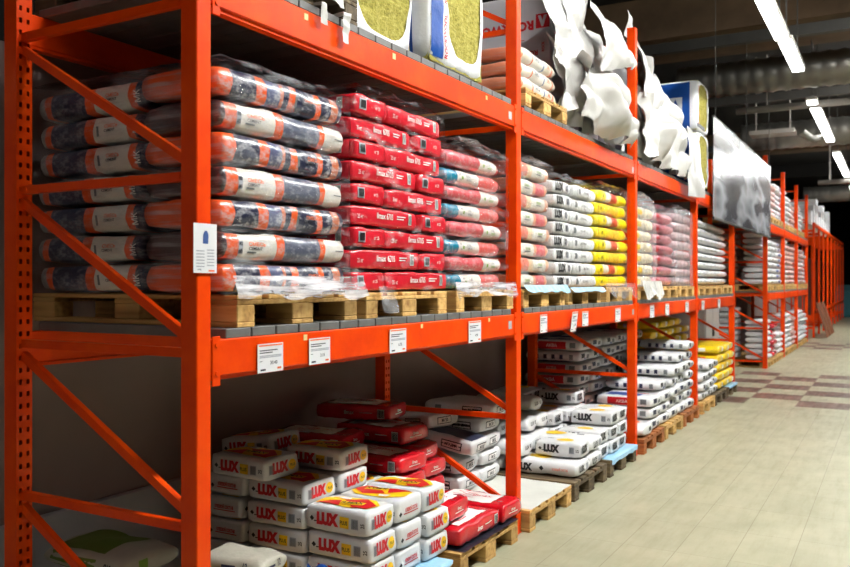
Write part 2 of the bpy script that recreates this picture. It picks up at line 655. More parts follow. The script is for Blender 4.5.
# ceiling beams running across the aisle
for i, (y, w, h, m, z) in enumerate(((6.4, .5, .5, 'ceil', 6.3), (13.7, 1.6, .42, 'beamc', 6.02), (19.8, .6, .5, 'ceil', 6.3), (27.5, .8, .45, 'beamc', 6.1), (36, .8, .5, 'ceil', 6.3))):
    b = bm_new(); box(b, XL + .01, XW1 - .01, y, y + w, z - h, ZC - .005); struct('ceiling_beam', b, M[m])
for i, (y, z) in enumerate(((9.4, 5.5), (13.3, 5.25), (17.6, 5.2), (24.4, 5.3))):
    b = bm_new(); box(b, XL + .02, XW1 - .02, y, y + .12, z, z + .16); o = struct('ceiling_joist_beam', b, M['steel'])
# round ventilation ducts
def duct(y, z, r, x0, x1, label, m='duct', rib=.018):
    b = bm_new()
    n = int((x1 - x0) / .07)
    tube(b, [(x0 + (x1 - x0) * i / n, y, z) for i in range(n + 1)], r, 28, 0, True, rib, 3)
    o = obj('ventilation_duct', b, M[m]); tag(o, label, 'duct', 'ventilation ducts under the ceiling'); return o
duct(14.6, 5.02, .27, -1.1, 8.6, 'large ribbed round duct crossing above the banner, nearest of the ducts')
duct(20.6, 4.99, .3, -1.0, 8.6, 'round duct crossing behind the second lamp gap, middle one of the ducts')
duct(35.2, 4.99, .3, -1.0, 8.6, 'round duct far down the hall, most distant of the ducts')
b = bm_new(); tube(b, [(-.3, 15.38, 4.62), (8.6, 15.38, 4.62)], .06, 10)
for x in (.2, 1.6, 3.2): box(b, x - .012, x + .012, 15.37, 15.39, 4.66, 5.55)
tag(obj('ceiling_pipe', b, M['pipe']), 'pale straight pipe hung just below the large ribbed duct', 'pipe')
b = bm_new(); tube(b, [(.2, 26.0, 4.45), (8.6, 26.0, 4.45)], .07, 10)
for x in (.5, 3.0): box(b, x - .02, x + .02, 25.97, 26.03, 4.5, ZC)
tag(obj('ceiling_pipe', b, M['pipe']), 'pale pipe crossing far behind the second lamp', 'pipe')
b = bm_new(); box(b, -.5, .35, 18.2, 18.7, 4.66, 4.74)
for x in (-.4, .25): box(b, x - .012, x + .012, 18.44, 18.46, 4.74, ZC)
tag(obj('air_diffuser', b, M['pipe']), 'flat pale air outlet plate hung left of the second lamp', 'vent')
b = bm_new(); tube(b, [(.44 + .026 * i, 18.45 + .09 * i, 4.72 - .16 * sin(pi * i / 14) + .011 * i) for i in range(15)], .075, 12, 0, True, .01, 2)
tag(obj('flexible_hose', b, M['duct']), 'sagging ribbed hose from the air outlet to the second lamp', 'hose')

# ---------------------------------------------------------------- lamps
LAMP = lamp_mat(9)
LAMP2 = lamp_mat(205)
def strip(x, y0, y1, label, z=4.6, w=.15, lm=None):
    t = empty('strip_light', (x, (y0 + y1) / 2, z))
    tag(t, label, 'ceiling light', 'strip lights over the aisle')
    h = (y1 - y0) / 2
    b = bm_new(); box(b, -w / 2 - .012, w / 2 + .012, -h, h, .012, .06, 0, .006); obj('housing', b, M['pipe'], t)
    b = bm_new(); box(b, -w / 2, w / 2, -h + .02, h - .02, -.03, .0115, 0, .01, 2); obj('diffuser', b, lm or LAMP, t)
    for s in (-1, 1):
        b = bm_new(); box(b, -.008, .008, s * h * .8 - .008, s * h * .8 + .008, .06, ZC - z - .002); obj('hanger', b, M['steel'], t)
    return t
strip(.93, 8.4, 10.94, 'nearest lit strip light, cut by the top of the picture')
strip(.95, 11.05, 12.7, 'lit strip light joined to the far end of the nearest one')
strip(.93, 14.94, 15.2, 'short square lamp above the pale pipe')
strip(.93, 15.6, 19.4, 'long lit strip light just beyond the pale pipe')
strip(.93, 21.3, 26, 'lit strip light beyond the sagging hose')
strip(.93, 29, 33, 'small far strip light over the end of the aisle')
strip(.93, 38, 42, 'tiny lit strip light at the far end of the hall')
for y0 in (2.2, 7.0, 14.2, 19.0, 29):
    strip(2.9, y0, y0 + 3.9, 'lit strip light in the second row over the aisle, out to the right', z=5.85, w=.2, lm=LAMP2)

strip(2.9, -2.6, 1.3, 'added dim strip light behind the camera to brighten the near faces', z=5.85, w=.2, lm=lamp_mat(24))  # unseen extra lamp, added to brighten the faces turned towards the camera
w = bpy.data.worlds.new('World'); SC.world = w; w.use_nodes = True
w.node_tree.nodes['Background'].inputs[0].default_value = (.05, .048, .045, 1)
w.node_tree.nodes['Background'].inputs[1].default_value = .1
SC.cycles.diffuse_bounces = 2
SC.cycles.max_bounces = 8
SC.cycles.transparent_max_bounces = 16
vs = SC.view_settings
vs.view_transform = 'Standard'; vs.look = 'None'; vs.gamma = 1.0; vs.use_curve_mapping = False
vs.exposure = -0.03

# ---------------------------------------------------------------- racks
PX, PD, PW = 0.0, .08, .072           # front plane, post depth (x), post width (y)
RX = -1.09                            # rear plane
ZB = [(1.287, 1.436), (2.632, 2.782)] # beams
DECK_T = .036
LEV = [z1 + DECK_T for _, z1 in ZB]   # deck tops: 1.472, 2.818
PY = [2.238, 5.08, 7.895, 10.657, 13.363]   # far edges of the posts

def post_bm(h, x0, x1, w, slots):
    b = bm_new()
    if not slots:
        box(b, x0, x1, -w, 0, .004, h, 0, .004)
        box(b, x0 - .012, x1 + .0, -w - .012, .012, 0, .006)
        return b
    # perforated face towards +x, channel behind it
    t = .004
    cols = [-w, -w + .012, -w + .025, -w + .046, -w + .059, 0]
    p = .05
    zs = [.02]
    while zs[-1] + p < h:
        zs += [zs[-1] + .020, zs[-1] + p]
    zs[-1] = h
    grid = [[b.verts.new((x1, y, z)) for y in cols] for z in zs]
    for r in range(len(zs) - 1):
        for c in range(5):
            if r % 2 == 0 and c in (1, 3):
                continue
            b.faces.new((grid[r][c], grid[r][c + 1], grid[r + 1][c + 1], grid[r + 1][c]))
    box(b, x0, x1 - .0005, -w, -w + t, 0, h)
    box(b, x0, x1 - .0005, -t, 0, 0, h)
    box(b, x0, x0 + t, -w + t, -t, 0, h, 1)  # channel back coloured dark to imitate shade seen through the slots
    box(b, x0 - .004, x1 + .01, -w - .012, .012, 0, .006)
    return b

ZN = [.13, .76, 1.39, 2.026, 2.66, 3.29, 3.9]   # where the frames' cross braces sit
def frame_parts(rack, y, h=4.05, detail=True):
    f = empty('upright_frame', (0, y, 0), (0, 0, 0), rack)
    obj('post', post_bm(h, PX - PD, PX, PW, False), M['orange'], f)
    obj('post', post_bm(h, RX, RX + PD, PW, detail), [M['orange'], M['dark']], f)
    x0, x1 = RX + PD, PX - PD
    for z in ZN:
        if z > h - .05: continue
        b = bm_new(); bar(b, (x0 - .02, -PW / 2, z), (x1 + .012, -PW / 2, z), .034, .028, (0, 1, 0))
        for x in (x0 + .03, x1 - .03):
            tube(b, [(x, -PW / 2 - .018, z), (x, -PW / 2 + .018, z)], .008, 8)
        obj('horizontal_brace', b, M['orange'], f)
    for a, c in zip(ZN[1:], ZN[:-1]):
        if a > h - .05: continue
        b = bm_new(); bar(b, (x0 - .015, -PW / 2 + .002, a - .045), (x1 + .01, -PW / 2 + .002, c + .05), .034, .026, (0, 1, 0))
        obj('diagonal_brace', b, M['orange'], f)
    return f

def beam_part(rack, x, y0, y1, z0, z1, front=True):
    b = bm_new()
    t = .045
    xo = x if front else x - 0
    a0, a1 = (x - t, x) if front else (x, x + t)
    box(b, a0, a1, y0, y1, z0 + .014, z1, 0, .005)
    # turned-in lip along the lower edge
    if front: box(b, a0 - .005, a1 - .012, y0, y1, z0, z0 + .0135)
    else: box(b, a0 + .012, a1 + .005, y0, y1, z0, z0 + .0135)
    o = obj('beam', b, M['orange'], rack)
    for s, y in ((1, y0), (-1, y1)):
        c = bm_new()
        ys = sorted((y + s * .001, y + s * .042))
        if front: box(c, x - .002, x + .004, ys[0], ys[1], z0 - .02, z1 + .012, 0, .002)
        else: box(c, x - .004, x + .002, ys[0], ys[1], z0 - .02, z1 + .012, 0, .002)
        for zz in (z0 + .025, z1 - .02):
            tube(c, [(x + (.003 if front else -.003), (ys[0] + ys[1]) / 2, zz), (x + (.009 if front else -.009), (ys[0] + ys[1]) / 2, zz)], .009, 8)
        obj('beam_connector', c, M['orange'], o)
    return o

def rack(label, ys, levels, detail_bays=2, h=4.05, skip=()):
    r = empty('pallet_rack', (0, ys[0], 0))
    y_off = ys[0]
    tag(r, label, 'pallet rack')
    for i, y in enumerate(ys):
        frame_parts(r, y - y_off, h[i] if isinstance(h, (list, tuple)) else h, i < 3)
    for i in range(len(ys) - 1):
        a, c = ys[i] - y_off + .001, ys[i + 1] - PW - y_off - .001
        for li, (z0, z1) in enumerate(levels):
            if (i, li) in skip: continue
            beam_part(r, PX, a, c, z0, z1, True)
            beam_part(r, RX, a, c, z0, z1, False)
            pitch = .1455
            n = int((c - a - .01) / pitch)
            rest = (c - a - n * pitch) / 2
            if i < detail_bays:
                for k in range(n):
                    b = bm_new()
                    y = a + rest + k * pitch
                    box(b, RX + .012, PX - .004, y + .004, y + pitch - .004, z1, z1 + DECK_T, 0, .003)
                    obj('deck_panel', b, M['deck'], r)
            else:
                b = bm_new()
                for k in range(n):
                    y = a + rest + k * pitch
                    box(b, RX + .012, PX - .004, y + .004, y + pitch - .004, z1, z1 + DECK_T)
                o = obj('deck_panel', b, M['deck'], r); o['kind'] = 'stuff'
    return r
rack('long orange pallet rack along the aisle with four bays and two decks of goods', PY, ZB, 2, (4.05, 4.05, 4.05, 2.80, 2.9))

# ---------------------------------------------------------------- pallets
def pallet_proto(wood_m, hs=1.0):
    """1.2 (x) by .8 (y), base at z 0"""
    t = empty('wooden_pallet')
    z = [0, .022 * hs, .1 * hs, .122 * hs, .144 * hs]
    for y in (-.35, 0, .35):
        b = bm_new(); box(b, -.6, .6, y - .05 - (.02 if y == 0 else 0), y + .05 + (.02 if y == 0 else 0), z[0], z[1], 0, .003); obj('bottom_board', b, wood_m, t)
        for x in (-.5275, 0, .5275):
            b = bm_new(); box(b, x - .0725, x + .0725, y - .05 - (.02 if y == 0 else 0), y + .05 + (.02 if y == 0 else 0), z[1] + .0005, z[2], 0, .004); obj('block', b, wood_m, t)
    for x in (-.5275, 0, .5275):
        b = bm_new(); box(b, x - .0725, x + .0725, -.4, .4, z[2] + .0005, z[3], 0, .003); obj('stringer_board', b, wood_m, t)
    for y, w in ((-.3275, .145), (-.168, .1), (0, .145), (.168, .1), (.3275, .145)):
        b = bm_new(); box(b, -.6, .6, y - w / 2, y + w / 2, z[3] + .0005, z[4], 0, .003); obj('top_board', b, wood_m, t)
    return t
_PAL = {}
def pallet(x, y, z, label, wood_key='wood', hs=1.0, rz=0, group='wooden pallets under the stacked goods', tilt=0):
    k = (wood_key, hs)
    if k not in _PAL:
        o = _PAL[k] = pallet_proto(M[wood_key], hs)
    else:
        o = copy_tree(_PAL[k])
    o.location = (x, y, z); o.rotation_euler = (0, tilt, rz)
    tag(o, label, 'pallet', group)
    return o
PSH = .85                  # shelf pallets
ZP = .144 * PSH            # their height
# ================================================================ bags on the middle deck
ZM = LEV[0] + ZP          # top of the shelf pallets
R90 = pi / 2
ink = lambda k: M[k]

NAVY, ORG, GRB, WHT, BRN = (34, 38, 66), (238, 96, 40), (96, 104, 128), (226, 222, 214), (58, 36, 40)
L = .80
M['roll_a'] = bands('navy_orange_print', (L, [(0, ORG), (.085, NAVY), (.27, ORG), (.34, (94, 100, 132)), (.44, (206, 116, 80)), (.47, NAVY), (.52, ORG), (.58, NAVY), (.74, ORG), (.79, NAVY), (.88, (198, 110, 70)), (.95, NAVY)]), .28, .85, .05, .5, .4)
M['roll_b'] = bands('white_orange_print', (L, [(0, BRN), (.035, ORG), (.115, WHT), (.39, ORG), (.46, (86, 92, 112)), (.76, ORG), (.81, WHT)]), .28, .55, .03, .5, .4)
LB = .66
M['roll_c'] = bands('blue_side_print', (LB, [(0, (150, 146, 146)), (.06, ORG), (.13, (60, 68, 96)), (.46, ORG), (.55, WHT), (.86, ORG), (.92, NAVY)]), .35, .4, .04, .4, .2)

def roll(seed, mat, kind, L=.80, W=.42, H=.1225):
    b = Bag('cement_roll', L, W, H, mat, seed, kc=.3, dome=.04, tap=.1, amp=.008, n=(26, 9, 7))
    if kind == 'a':
        for s in ('-y', '+y'):
            sg = 1 if s == '-y' else -1
            b.text(s, 'ATLAS MIX', .018, sg * -.2, .056, M['whiteink'], .8, 0, .0)
    elif kind == 'b':
        for s in ('-y', '+y'):
            sg = 1
            b.barcode(s, .024, .05, -.295, .055, M['taggrey'], M['black'])
            b.text(s, 'СМЕСЬ', .016, -.205, .07, M['orangeink'], 1.3, .02)
            b.text(s, 'CEMENT', .012, -.215, .052, M['black'], 1.2, .02)
            b.rect(s, .05, .006, -.235, .037, M['greyink'])
            b.rect(s, .07, .004, .35, .06, M['greyink'])
    else:
        for s in ('-y', '+y'):
            b.text(s, 'СМЕСЬ', .016, .16, .072, M['orangeink'], 1.1, .02)
            b.text(s, 'CEMENT', .011, .14, .054, M['black'], 1.2, .02)
            b.rect(s, .014, .04, .065, .055, M['greyink'])
    return b.done()
# the neutral names above only stand for unreadable small print
roll_a = [roll(s, M['roll_a'], 'n') for s in (1, 2)]
roll_b = [roll(s, M['roll_b'], 'b') for s in (3, 4)]
def roll_side(s):
    b = Bag('cement_roll_side', .66, .40, .1225, M['roll_c'], s, kc=.34, dome=.04, tap=.1, amp=.007, n=(22, 9, 7))
    for sd, d in (('-y', 1),):
        b.text(sd, 'СМЕСЬ', .016, .15, .072, M['orangeink'], 1.1, .02)
        b.text(sd, 'CEMENT', .011, .14, .054, M['black'], 1.2, .02)
        b.rect(sd, .014, .042, .06, .055, M['greyink'])
        b.text(sd, 'МК', .03, .285, .055, M['whiteink'], .8, .01, R90)
    return b.done()
roll_c = [roll_side(s) for s in (5, 6)]

def deckpal(y0, y1, what, wood_key='wood', lvl=0, x=-.6):
    return pallet(x - .006, (y0 + y1) / 2, LEV[lvl] + .001, what, wood_key, PSH)

pallet_l = 'wooden pallet on the middle deck under the {}'
deckpal(2.38, 3.18, pallet_l.format('blue and white wrapped bags'))
deckpal(3.255, 4.055, pallet_l.format('red bags with white lettering'))
deckpal(4.17, 4.97, pallet_l.format('pink and teal bags'))
deckpal(5.13, 5.93, pallet_l.format('peach bags right of the second post'))
deckpal(6.0, 6.8, pallet_l.format('white bags with black lettering'))
deckpal(6.95, 7.75, pallet_l.format('yellow bags'))
deckpal(7.94, 8.74, pallet_l.format('cream film-wrapped stack'))
deckpal(8.8, 9.6, pallet_l.format('dusky pink stack'))
deckpal(9.68, 10.48, pallet_l.format('pale pinkish stack beside the fourth post'))
for i, (a, w) in enumerate(((10.72, 'first'), (11.55, 'second'), (12.4, 'third'))):
    deckpal(a, a + .8, pallet_l.format(w + ' grey-white column past the fourth post'))

def pal2(x):
    return x
# ---- blue and white rolls
for k in range(7):
    z = ZM + .004 + k * .1245
    jy = random.uniform(-.006, .006)
    me = (roll_b if k % 2 == 0 else roll_a)[(k // 2) % 2]
    # bottom row shows the banded print
    me = (roll_a if k % 2 == 0 else roll_b)[(k // 2) % 2]
    side = 'white-labelled' if k % 2 else 'navy-banded'
    put_bag('cement_bag', me, (-.245, 2.737 - .003 * k + jy, z), R90 + random.uniform(-.008, .008),
            f'{side} wrapped bag facing the aisle in the blue and white stack, {nth(k, 7)} layer', 'bag', 'blue, orange and white bags under film', scale=(1, 1, 1))
    x0 = -.815 - (.02 if k % 2 else 0)
    put_bag('cement_bag', roll_c[k % 2], (x0 + random.uniform(-.01, .01), 2.56 + (.006 if k % 2 else 0), z), random.uniform(-.012, .012) + (0 if k % 3 else 0),
            f'blue and orange bag in the shaded end of the wrapped stack, {nth(k, 7)} layer', 'bag', 'blue, orange and white bags under film')
    if k in (5, 6):
        put_bag('cement_bag', roll_c[(k + 1) % 2], (x0, 2.952, z), 0, f'bag behind the front one in the blue and white stack, {nth(k, 7)} layer', 'bag', 'blue, orange and white bags under film', scale=(1, .92, 1))

# ---- red bags
M['redbag'] = plain('red_plastic_sack', (214, 34, 50), .26, .1, 5, 0, .8, 13, .5)
def red_long(seed):
    b = Bag('red_bag', .62, .29, .102, M['redbag'], seed, kc=.14, dome=.03, tap=.07, amp=.006, n=(26, 10, 7), wrinkle=.006)
    for s in ('-y', '+y'):
        b.text(s, 'ilmax 6705', .030, -.02, .058, M['whiteink'], .9, .015)
        b.rect(s, .075, .005, .135, .064, M['whiteink'])
        b.rect(s, .06, .005, .128, .052, M['whiteink'])
        b.barcode(s, .034, .055, .222, .055, M['whiteink'], M['greyink'])
        b.text(s, '25 кг', .02, -.235, .045, M['whiteink'], .8, 0)
    b.rect('+x', .055, .05, -.075, .052, M['taggrey']); b.rect('+x', .04, .036, -.075, .052, M['black'], .003)
    b.text('+x', 'кг 25', .016, .05, .05, M['whiteink'], .8, 0)
    b.rect('-x', .055, .05, -.075, .052, M['taggrey']); b.rect('-x', .04, .036, -.075, .052, M['black'], .003)
    return b.done()
red_m = [red_long(s) for s in (11, 12, 13)]
for k in range(9):
    z = ZM + .004 + k * .1032
    sh = 1 - .006 * k
    y0, y1 = 3.168 + .001 * k, 4.115 - .011 * k
    rnd = lambda a: random.uniform(-a, a)
    hf = (y1 - y0 - .30) / 2
    if k % 2 == 0:
        # end-on bag at the left, long one to its right
        put_bag('mortar_bag', red_m[k % 3], (-.335 + rnd(.008), y0 + .148, z), rnd(.02), f'red bag end-on at the left of the red stack, {nth(k, 9)} layer', 'bag', 'red bags with white lettering')
        put_bag('mortar_bag', red_m[(k + 1) % 3], (-.172 + rnd(.01), y1 - hf, z), R90 + rnd(.015), f'red bag lying lengthwise at the right of the red stack, {nth(k, 9)} layer', 'bag', 'red bags with white lettering', scale=((y1 - y0 - .30) / .62, 1, 1))
    else:
        put_bag('mortar_bag', red_m[(k + 1) % 3], (-.172 + rnd(.01), y0 + hf, z), R90 + rnd(.015), f'red bag lying lengthwise at the left of the red stack, {nth(k, 9)} layer', 'bag', 'red bags with white lettering', scale=((y1 - y0 - .30) / .62, 1, 1))
        put_bag('mortar_bag', red_m[k % 3], (-.335 + rnd(.008), y1 - .146, z), rnd(.02), f'red bag lying end-on at the right of the red stack, {nth(k, 9)} layer', 'bag', 'red bags with white lettering')

# ---- pink and teal bags
LP = .73
PK = (214, 84, 92)
M['pink_a'] = bands('pink_print', (LP, [(0, PK), (.60, WHT), (.955, PK)]), .25, .35, .03, .6, .5)
M['pink_b'] = bands('teal_print', (LP, [(0, (26, 128, 158)), (.2, WHT), (.58, (218, 96, 92)), (.96, (196, 60, 70))]), .25, .3, .03, .6, .5)
def pinkbag(seed, m, kind):
    b = Bag('pink_bag', LP, .4, .1, m, seed, kc=.36, dome=.06, tap=.1, amp=.008, n=(24, 9, 7))
    s = '-y'
    c = .2 if kind == 'a' else -.08
    b.rect(s, .02, .018, c - .075, .046, M['greenink'])
    b.text(s, 'КЛЕЙ', .018, c, .062, M['greyink'], 1.0, .02)
    b.text(s, 'МИКС', .014, c + .01, .04, M['greenink' if kind == 'a' else 'greyink'], 1.2, .02)
    if kind == 'b': b.barcode(s, .03, .05, -.18, .05, None, M['greyink'])
    return b.done()
pink_a = [pinkbag(s, M['pink_a'], 'a') for s in (21, 22)]
pink_b = [pinkbag(s, M['pink_b'], 'b') for s in (23, 24)]
for k in range(8):
    t = k % 2 == 0
    put_bag('plaster_bag', (pink_b if t else pink_a)[(k // 2) % 2], (-.24 + random.uniform(-.012, .012), 4.505 - .002 * k + random.uniform(-.004, .004), ZM + .004 + k * .1012), R90 + random.uniform(-.012, .012),
            f'pink bag with {"teal end cap" if t else "white right-hand label"} in the pink stack, {nth(k, 8)} layer', 'bag', 'pink and teal bags')

# ---- peach bags (second bay)
def pile(kinds, n, y0, y1, H, names, group, cat='bag', x=-.25, jit=.012, z0=None, name='mix_bag', lean=0.0, scale=None):
    for k in range(n):
        me, desc = kinds[k % len(kinds)]
        put_bag(name, me, (x + random.uniform(-jit, jit), (y0 + y1) / 2 + random.uniform(-.4, .4) * jit + lean * k, (ZM if z0 is None else z0) + .004 + k * (H + .0015)), R90 + random.uniform(-.02, .02),
                f'{desc} in the {names}, {nth(k, n)} layer', cat, group, scale=scale)
LS = .6
PE, PY2 = (232, 166, 128), (236, 206, 168)
M['peach_a'] = bands('peach_print', (LS, [(0, PE), (.12, WHT), (.55, PE), (.62, (214, 88, 96)), (.9, PE)]), .3, .4, .05, .5, .4)
M['peach_b'] = bands('peach_print_label', (LS, [(0, (226, 120, 96)), (.3, PY2), (.42, WHT), (.85, PE)]), .3, .4, .05, .5, .4)
def peach(seed, m, c):
    b = Bag('peach_bag', LS, .4, .107, m, seed, kc=.26, dome=.05, tap=.1, amp=.009, n=(20, 9, 7))
    b.text('-y', 'ПРОФИ', .02, c, .058, M['greenink'], 1.0, .025)
    b.rect('-y', .1, .006, c, .04, M['greyink'])
    return b.done()
pa, pb = peach(31, M['peach_a'], -.1), peach(32, M['peach_b'], .08)
pile([(pa, 'peach bag with label on the left'), (pb, 'peach bag with label on the right')], 8, 5.13, 5.73, .107, 'peach stack', 'peach and white bags')

# ---- white bags with black lettering (second bay)
M['whitebag'] = plain('white_paper_sack', (222, 222, 222), .42, .05, 6, 0, .4, 20, .1)
def white_end(seed):
    b = Bag('white_bag_end', .6, .36, .1, M['whitebag'], seed, kc=.24, dome=.05, tap=.14, amp=.008, n=(20, 9, 6))
    b.text('+x', 'LUX', .066, -.06, .05, M['black'], .9, .07)
    b.rect('+x', .05, .05, .1, .05, M['taggrey']); b.barcode('+x', .05, .05, .085, .05, None, M['black'])
    for s in ('-y', '+y'):
        b.rect(s, .05, .045, -.16, .05, M['greyink'])
        b.text(s, 'PROFI MIX', .02, .02, .05, M['greyink'], 1, .01)
    return b.done()
we = [white_end(s) for s in (41, 42)]
for k in range(8):
    z = ZM + .004 + k * .1008
    put_bag('mix_bag', we[k % 2], (-.33 + random.uniform(-.015, .015), 5.775 + .185, z), random.uniform(-.03, .03), f'white bag showing black lettered end in the white stack, {nth(k, 8)} layer', 'bag', 'white bags with black lettering')
    put_bag('mix_bag', we[(k + 1) % 2], (-.21 + random.uniform(-.015, .015), 6.14 + .305, z), R90 + random.uniform(-.03, .03), f'white bag lying lengthwise in the white stack, {nth(k, 8)} layer', 'bag', 'white bags with black lettering', scale=(1, 1, 1))

# ---- yellow bags (second bay)
LY = .9
YE = (252, 228, 6)
M['yel_a'] = bands('yellow_red_print', (LY, [(0, YE), (.24, WHT), (.40, (214, 70, 54)), (.62, (248, 226, 110)), (.7, YE)]), .32, .0, .03, .4, .2)
M['yel_b'] = bands('yellow_orange_print', (LY, [(0, YE), (.34, (248, 204, 60)), (.7, YE), (.92, (232, 214, 150))]), .32, .0, .05, .4, .2)
def yel(seed, m):
    b = Bag('yellow_bag', LY, .4, .104, m, seed, kc=.28, dome=.05, tap=.1, amp=.009, n=(24, 9, 7))
    b.text('-y', 'МК', .03, -.3, .05, M['black'], .7, .02)
    return b.done()
ya, yb = yel(51, M['yel_a']), yel(52, M['yel_b'])
pile([(yb, 'yellow bag with orange print'), (ya, 'yellow bag with white-red label')], 8, 6.84, 7.74, .104, 'yellow middle-deck stack', 'yellow bags on the middle deck')

# ---- third bay
M['creambag'] = plain('cream_sack', (236, 222, 188), .4, .1, 5, 0, .5, 18, .3)
M['dpink'] = plain('dusky_pink_sack', (206, 122, 132), .3, .12, 6, 0, .5, 20, .5)
M['ppink'] = plain('pale_pink_sack', (226, 204, 208), .32, .08, 6, 0, .5, 20, .4)
M['gwhite'] = plain('grey_white_sack', (228, 229, 232), .35, .1, 8, 0, .5, 20, .3)
def simple(name, L, W, H, m, seed, kc=.3, marks=(), **kw):
    b = Bag(name, L, W, H, m, seed, kc=kc, dome=.05, tap=.14, amp=.01, n=(16, 8, 6), **kw)
    for f in marks: f(b)
    return b.done()
cr = [simple('cream_bag', .7, .4, .112, M['creambag'], s, marks=[lambda b: b.rect('-y', .16, .05, -.2, .05, M['yellowink'])]) for s in (61, 62)]
dp = [simple('dusky_bag', .78, .4, .112, M['dpink'], s, .5, marks=[lambda b: b.rect('-y', .1, .05, -.3, .05, M['redink'])]) for s in (63, 64)]
pp = [simple('pale_bag', .78, .4, .105, M['ppink'], s, .5) for s in (65, 66)]
gw = [simple('grey_white_bag', .78, .4, .106, M['gwhite'], s, .6, marks=[lambda b: (b.rect('-y', .06, .04, -.27, .05, M['greyink']), b.rect('-y', .05, .03, -.02, .05, M['black']), b.rect('-y', .14, .02, .22, .06, M['taggrey']))]) for s in (67, 68)]
pile([(cr[0], 'cream bag'), (cr[1], 'cream bag')], 7, 7.98, 8.68, .112, 'cream film-wrapped stack', 'cream bags under milky film')
pile([(dp[0], 'dusky pink bag'), (dp[1], 'dusky pink bag')], 7, 8.8, 9.58, .112, 'dusky pink stack', 'dusky pink bags')
pile([(pp[0], 'pale pinkish bag'), (pp[1], 'pale pinkish bag')], 8, 9.68, 10.46, .105, 'pale stack before the fourth post', 'pale pinkish bags')
for i, (a, w) in enumerate(((10.74, 'first'), (11.57, 'second'), (12.42, 'third'))):
    pile([(gw[i % 2], 'grey-white bag'), (gw[(i + 1) % 2], 'grey-white bag')], 8, a, a + .78, .106, f'{w} column past the fourth post', 'grey-white bags of the fourth bay', x=-.25 - .02 * i)

# ---- stretch film round the stacks
def shell(y0, y1, x0, x1, z0, z1, label, m='film', seed=0, skirt=0.0, crown=.04, amp=.008, taper=0.0):
    """film drawn round a stack: front, ends and a rumpled top; open below"""
    b = bm_new()
    ny, nx, nz = max(8, int((y1 - y0) / .05)), 10, max(8, int((z1 - z0) / .05))
    r = .018
    loop = []
    # horizontal outline with rounded corners, from back left round the front to back right
    seg = []
    for i in range(nx): seg.append((x0 + (x1 - r - x0) * i / nx, y0, (0, -1)))
    for i in range(4):
        a = R90 * i / 4; seg.append((x1 - r + r * sin(a), y0 + r - r * cos(a), (sin(a), -cos(a))))
    for i in range(ny + 1): seg.append((x1, y0 + r + (y1 - y0 - 2 * r) * i / ny, (1, 0)))
    for i in range(1, 5):
        a = R90 * i / 4; seg.append((x1 - r + r * cos(a), y1 - r + r * sin(a), (cos(a), sin(a))))
    for i in range(nx): seg.append((x1 - r - (x1 - r - x0) * (i + 1) / nx, y1, (0, 1)))
    rows = []
    for k in range(nz + 1):
        t = k / nz
        z = z0 + (z1 - z0) * t
        row = []
        for (x, y, n) in seg:
            y = y - (taper * t * (y - y0) / (y1 - y0))
            q = Vector((x * 5, y * 5, z * 4 + seed))
            sd = .25 + .75 * abs(n[0])
            d = abs(noise.noise(q)) * amp * 1.2 + abs(noise.noise(Vector((x * 22, y * 22, z * 5 + seed)))) * amp * .7
            zz = z
            if k == 0: zz += noise.noise(Vector((x * 9, y * 9, seed))) * .02
            if skirt and t < .12:
                d += skirt * (1 - t / .12) * (.5 + .5 * noise.noise(Vector((x * 8, y * 8, seed + 5))))
            row.append(b.verts.new((x + n[0] * d, y + n[1] * d * sd * .5, max(zz, ZM + .003))))
        rows.append(row)
    for k in range(nz):
        for i in range(len(seg) - 1):
            f = b.faces.new((rows[k][i], rows[k][i + 1], rows[k + 1][i + 1], rows[k + 1][i])); f.smooth = True
    # rumpled top
    N = 8
    prev = rows[-1]
    cx = (x0 + x1) / 2
    for s in range(1, N + 1):
        t = s / N
        cur = []
        for i, (x, y, n) in enumerate(seg):
            y = y - (taper * (y - y0) / (y1 - y0))
            yy = y + ((y0 + y1) / 2 - y) * t * .96
            xx = x + (cx - x) * t * .5 * (1 if x > cx else 0)
            h = crown * sin(min(1, t * 1.4) * R90) + abs(noise.noise(Vector((xx * 9, yy * 9, seed + 3)))) * crown * 1.1
            cur.append(b.verts.new((xx, yy, z1 + h)))
        for i in range(len(seg) - 1):
            f = b.faces.new((prev[i], prev[i + 1], cur[i + 1], cur[i])); f.smooth = True
        prev = cur
    o = obj('stretch_film', b, M[m], None, True)
    return tag(o, label, 'plastic film', 'stretch film round the stacks')

zt = lambda n, H: ZM + .004 + n * H
shell(2.312, 3.150, -1.17, -.02, ZM + .004, zt(7, .1245) + .012, 'clear stretch film round the blue, orange and white stack', 'film', 1, .02, .035)
shell(3.152, 4.124, -.66, -.012, ZM + .004, zt(9, .1032) + .014, 'clear stretch film round the red stack', 'film_red', 2, .0, .05, taper=.085)
shell(4.127, 4.895, -.48, -.006, ZM + .004, zt(8, .1012) + .022, 'clear stretch film round the pink and teal stack', 'film', 3, .02, .05)
shell(5.115, 5.75, -.48, -.03, ZM + .004, zt(8, .1085) + .014, 'clear stretch film round the peach stack', 'film', 4, .02, .04)
shell(5.765, 6.77, -.67, -.01, ZM + .004, zt(8, .1008) + .014, 'clear stretch film round the white stack with black lettering', 'film_thin', 5, .0, .04)
shell(6.815, 7.77, -.48, -.03, ZM + .004, zt(8, .1055) + .014, 'clear stretch film round the yellow stack', 'film_thin', 6, .03, .05)
shell(7.93, 8.72, -.48, -.025, ZM + .004, zt(7, .1135) + .014, 'milky stretch film round the cream stack', 'film_mid', 7, .05, .10, .014)
shell(8.76, 9.62, -.48, -.03, ZM + .004, zt(7, .1135) + .014, 'clear stretch film round the dusky pink stack', 'film', 8, .02, .05, .014)
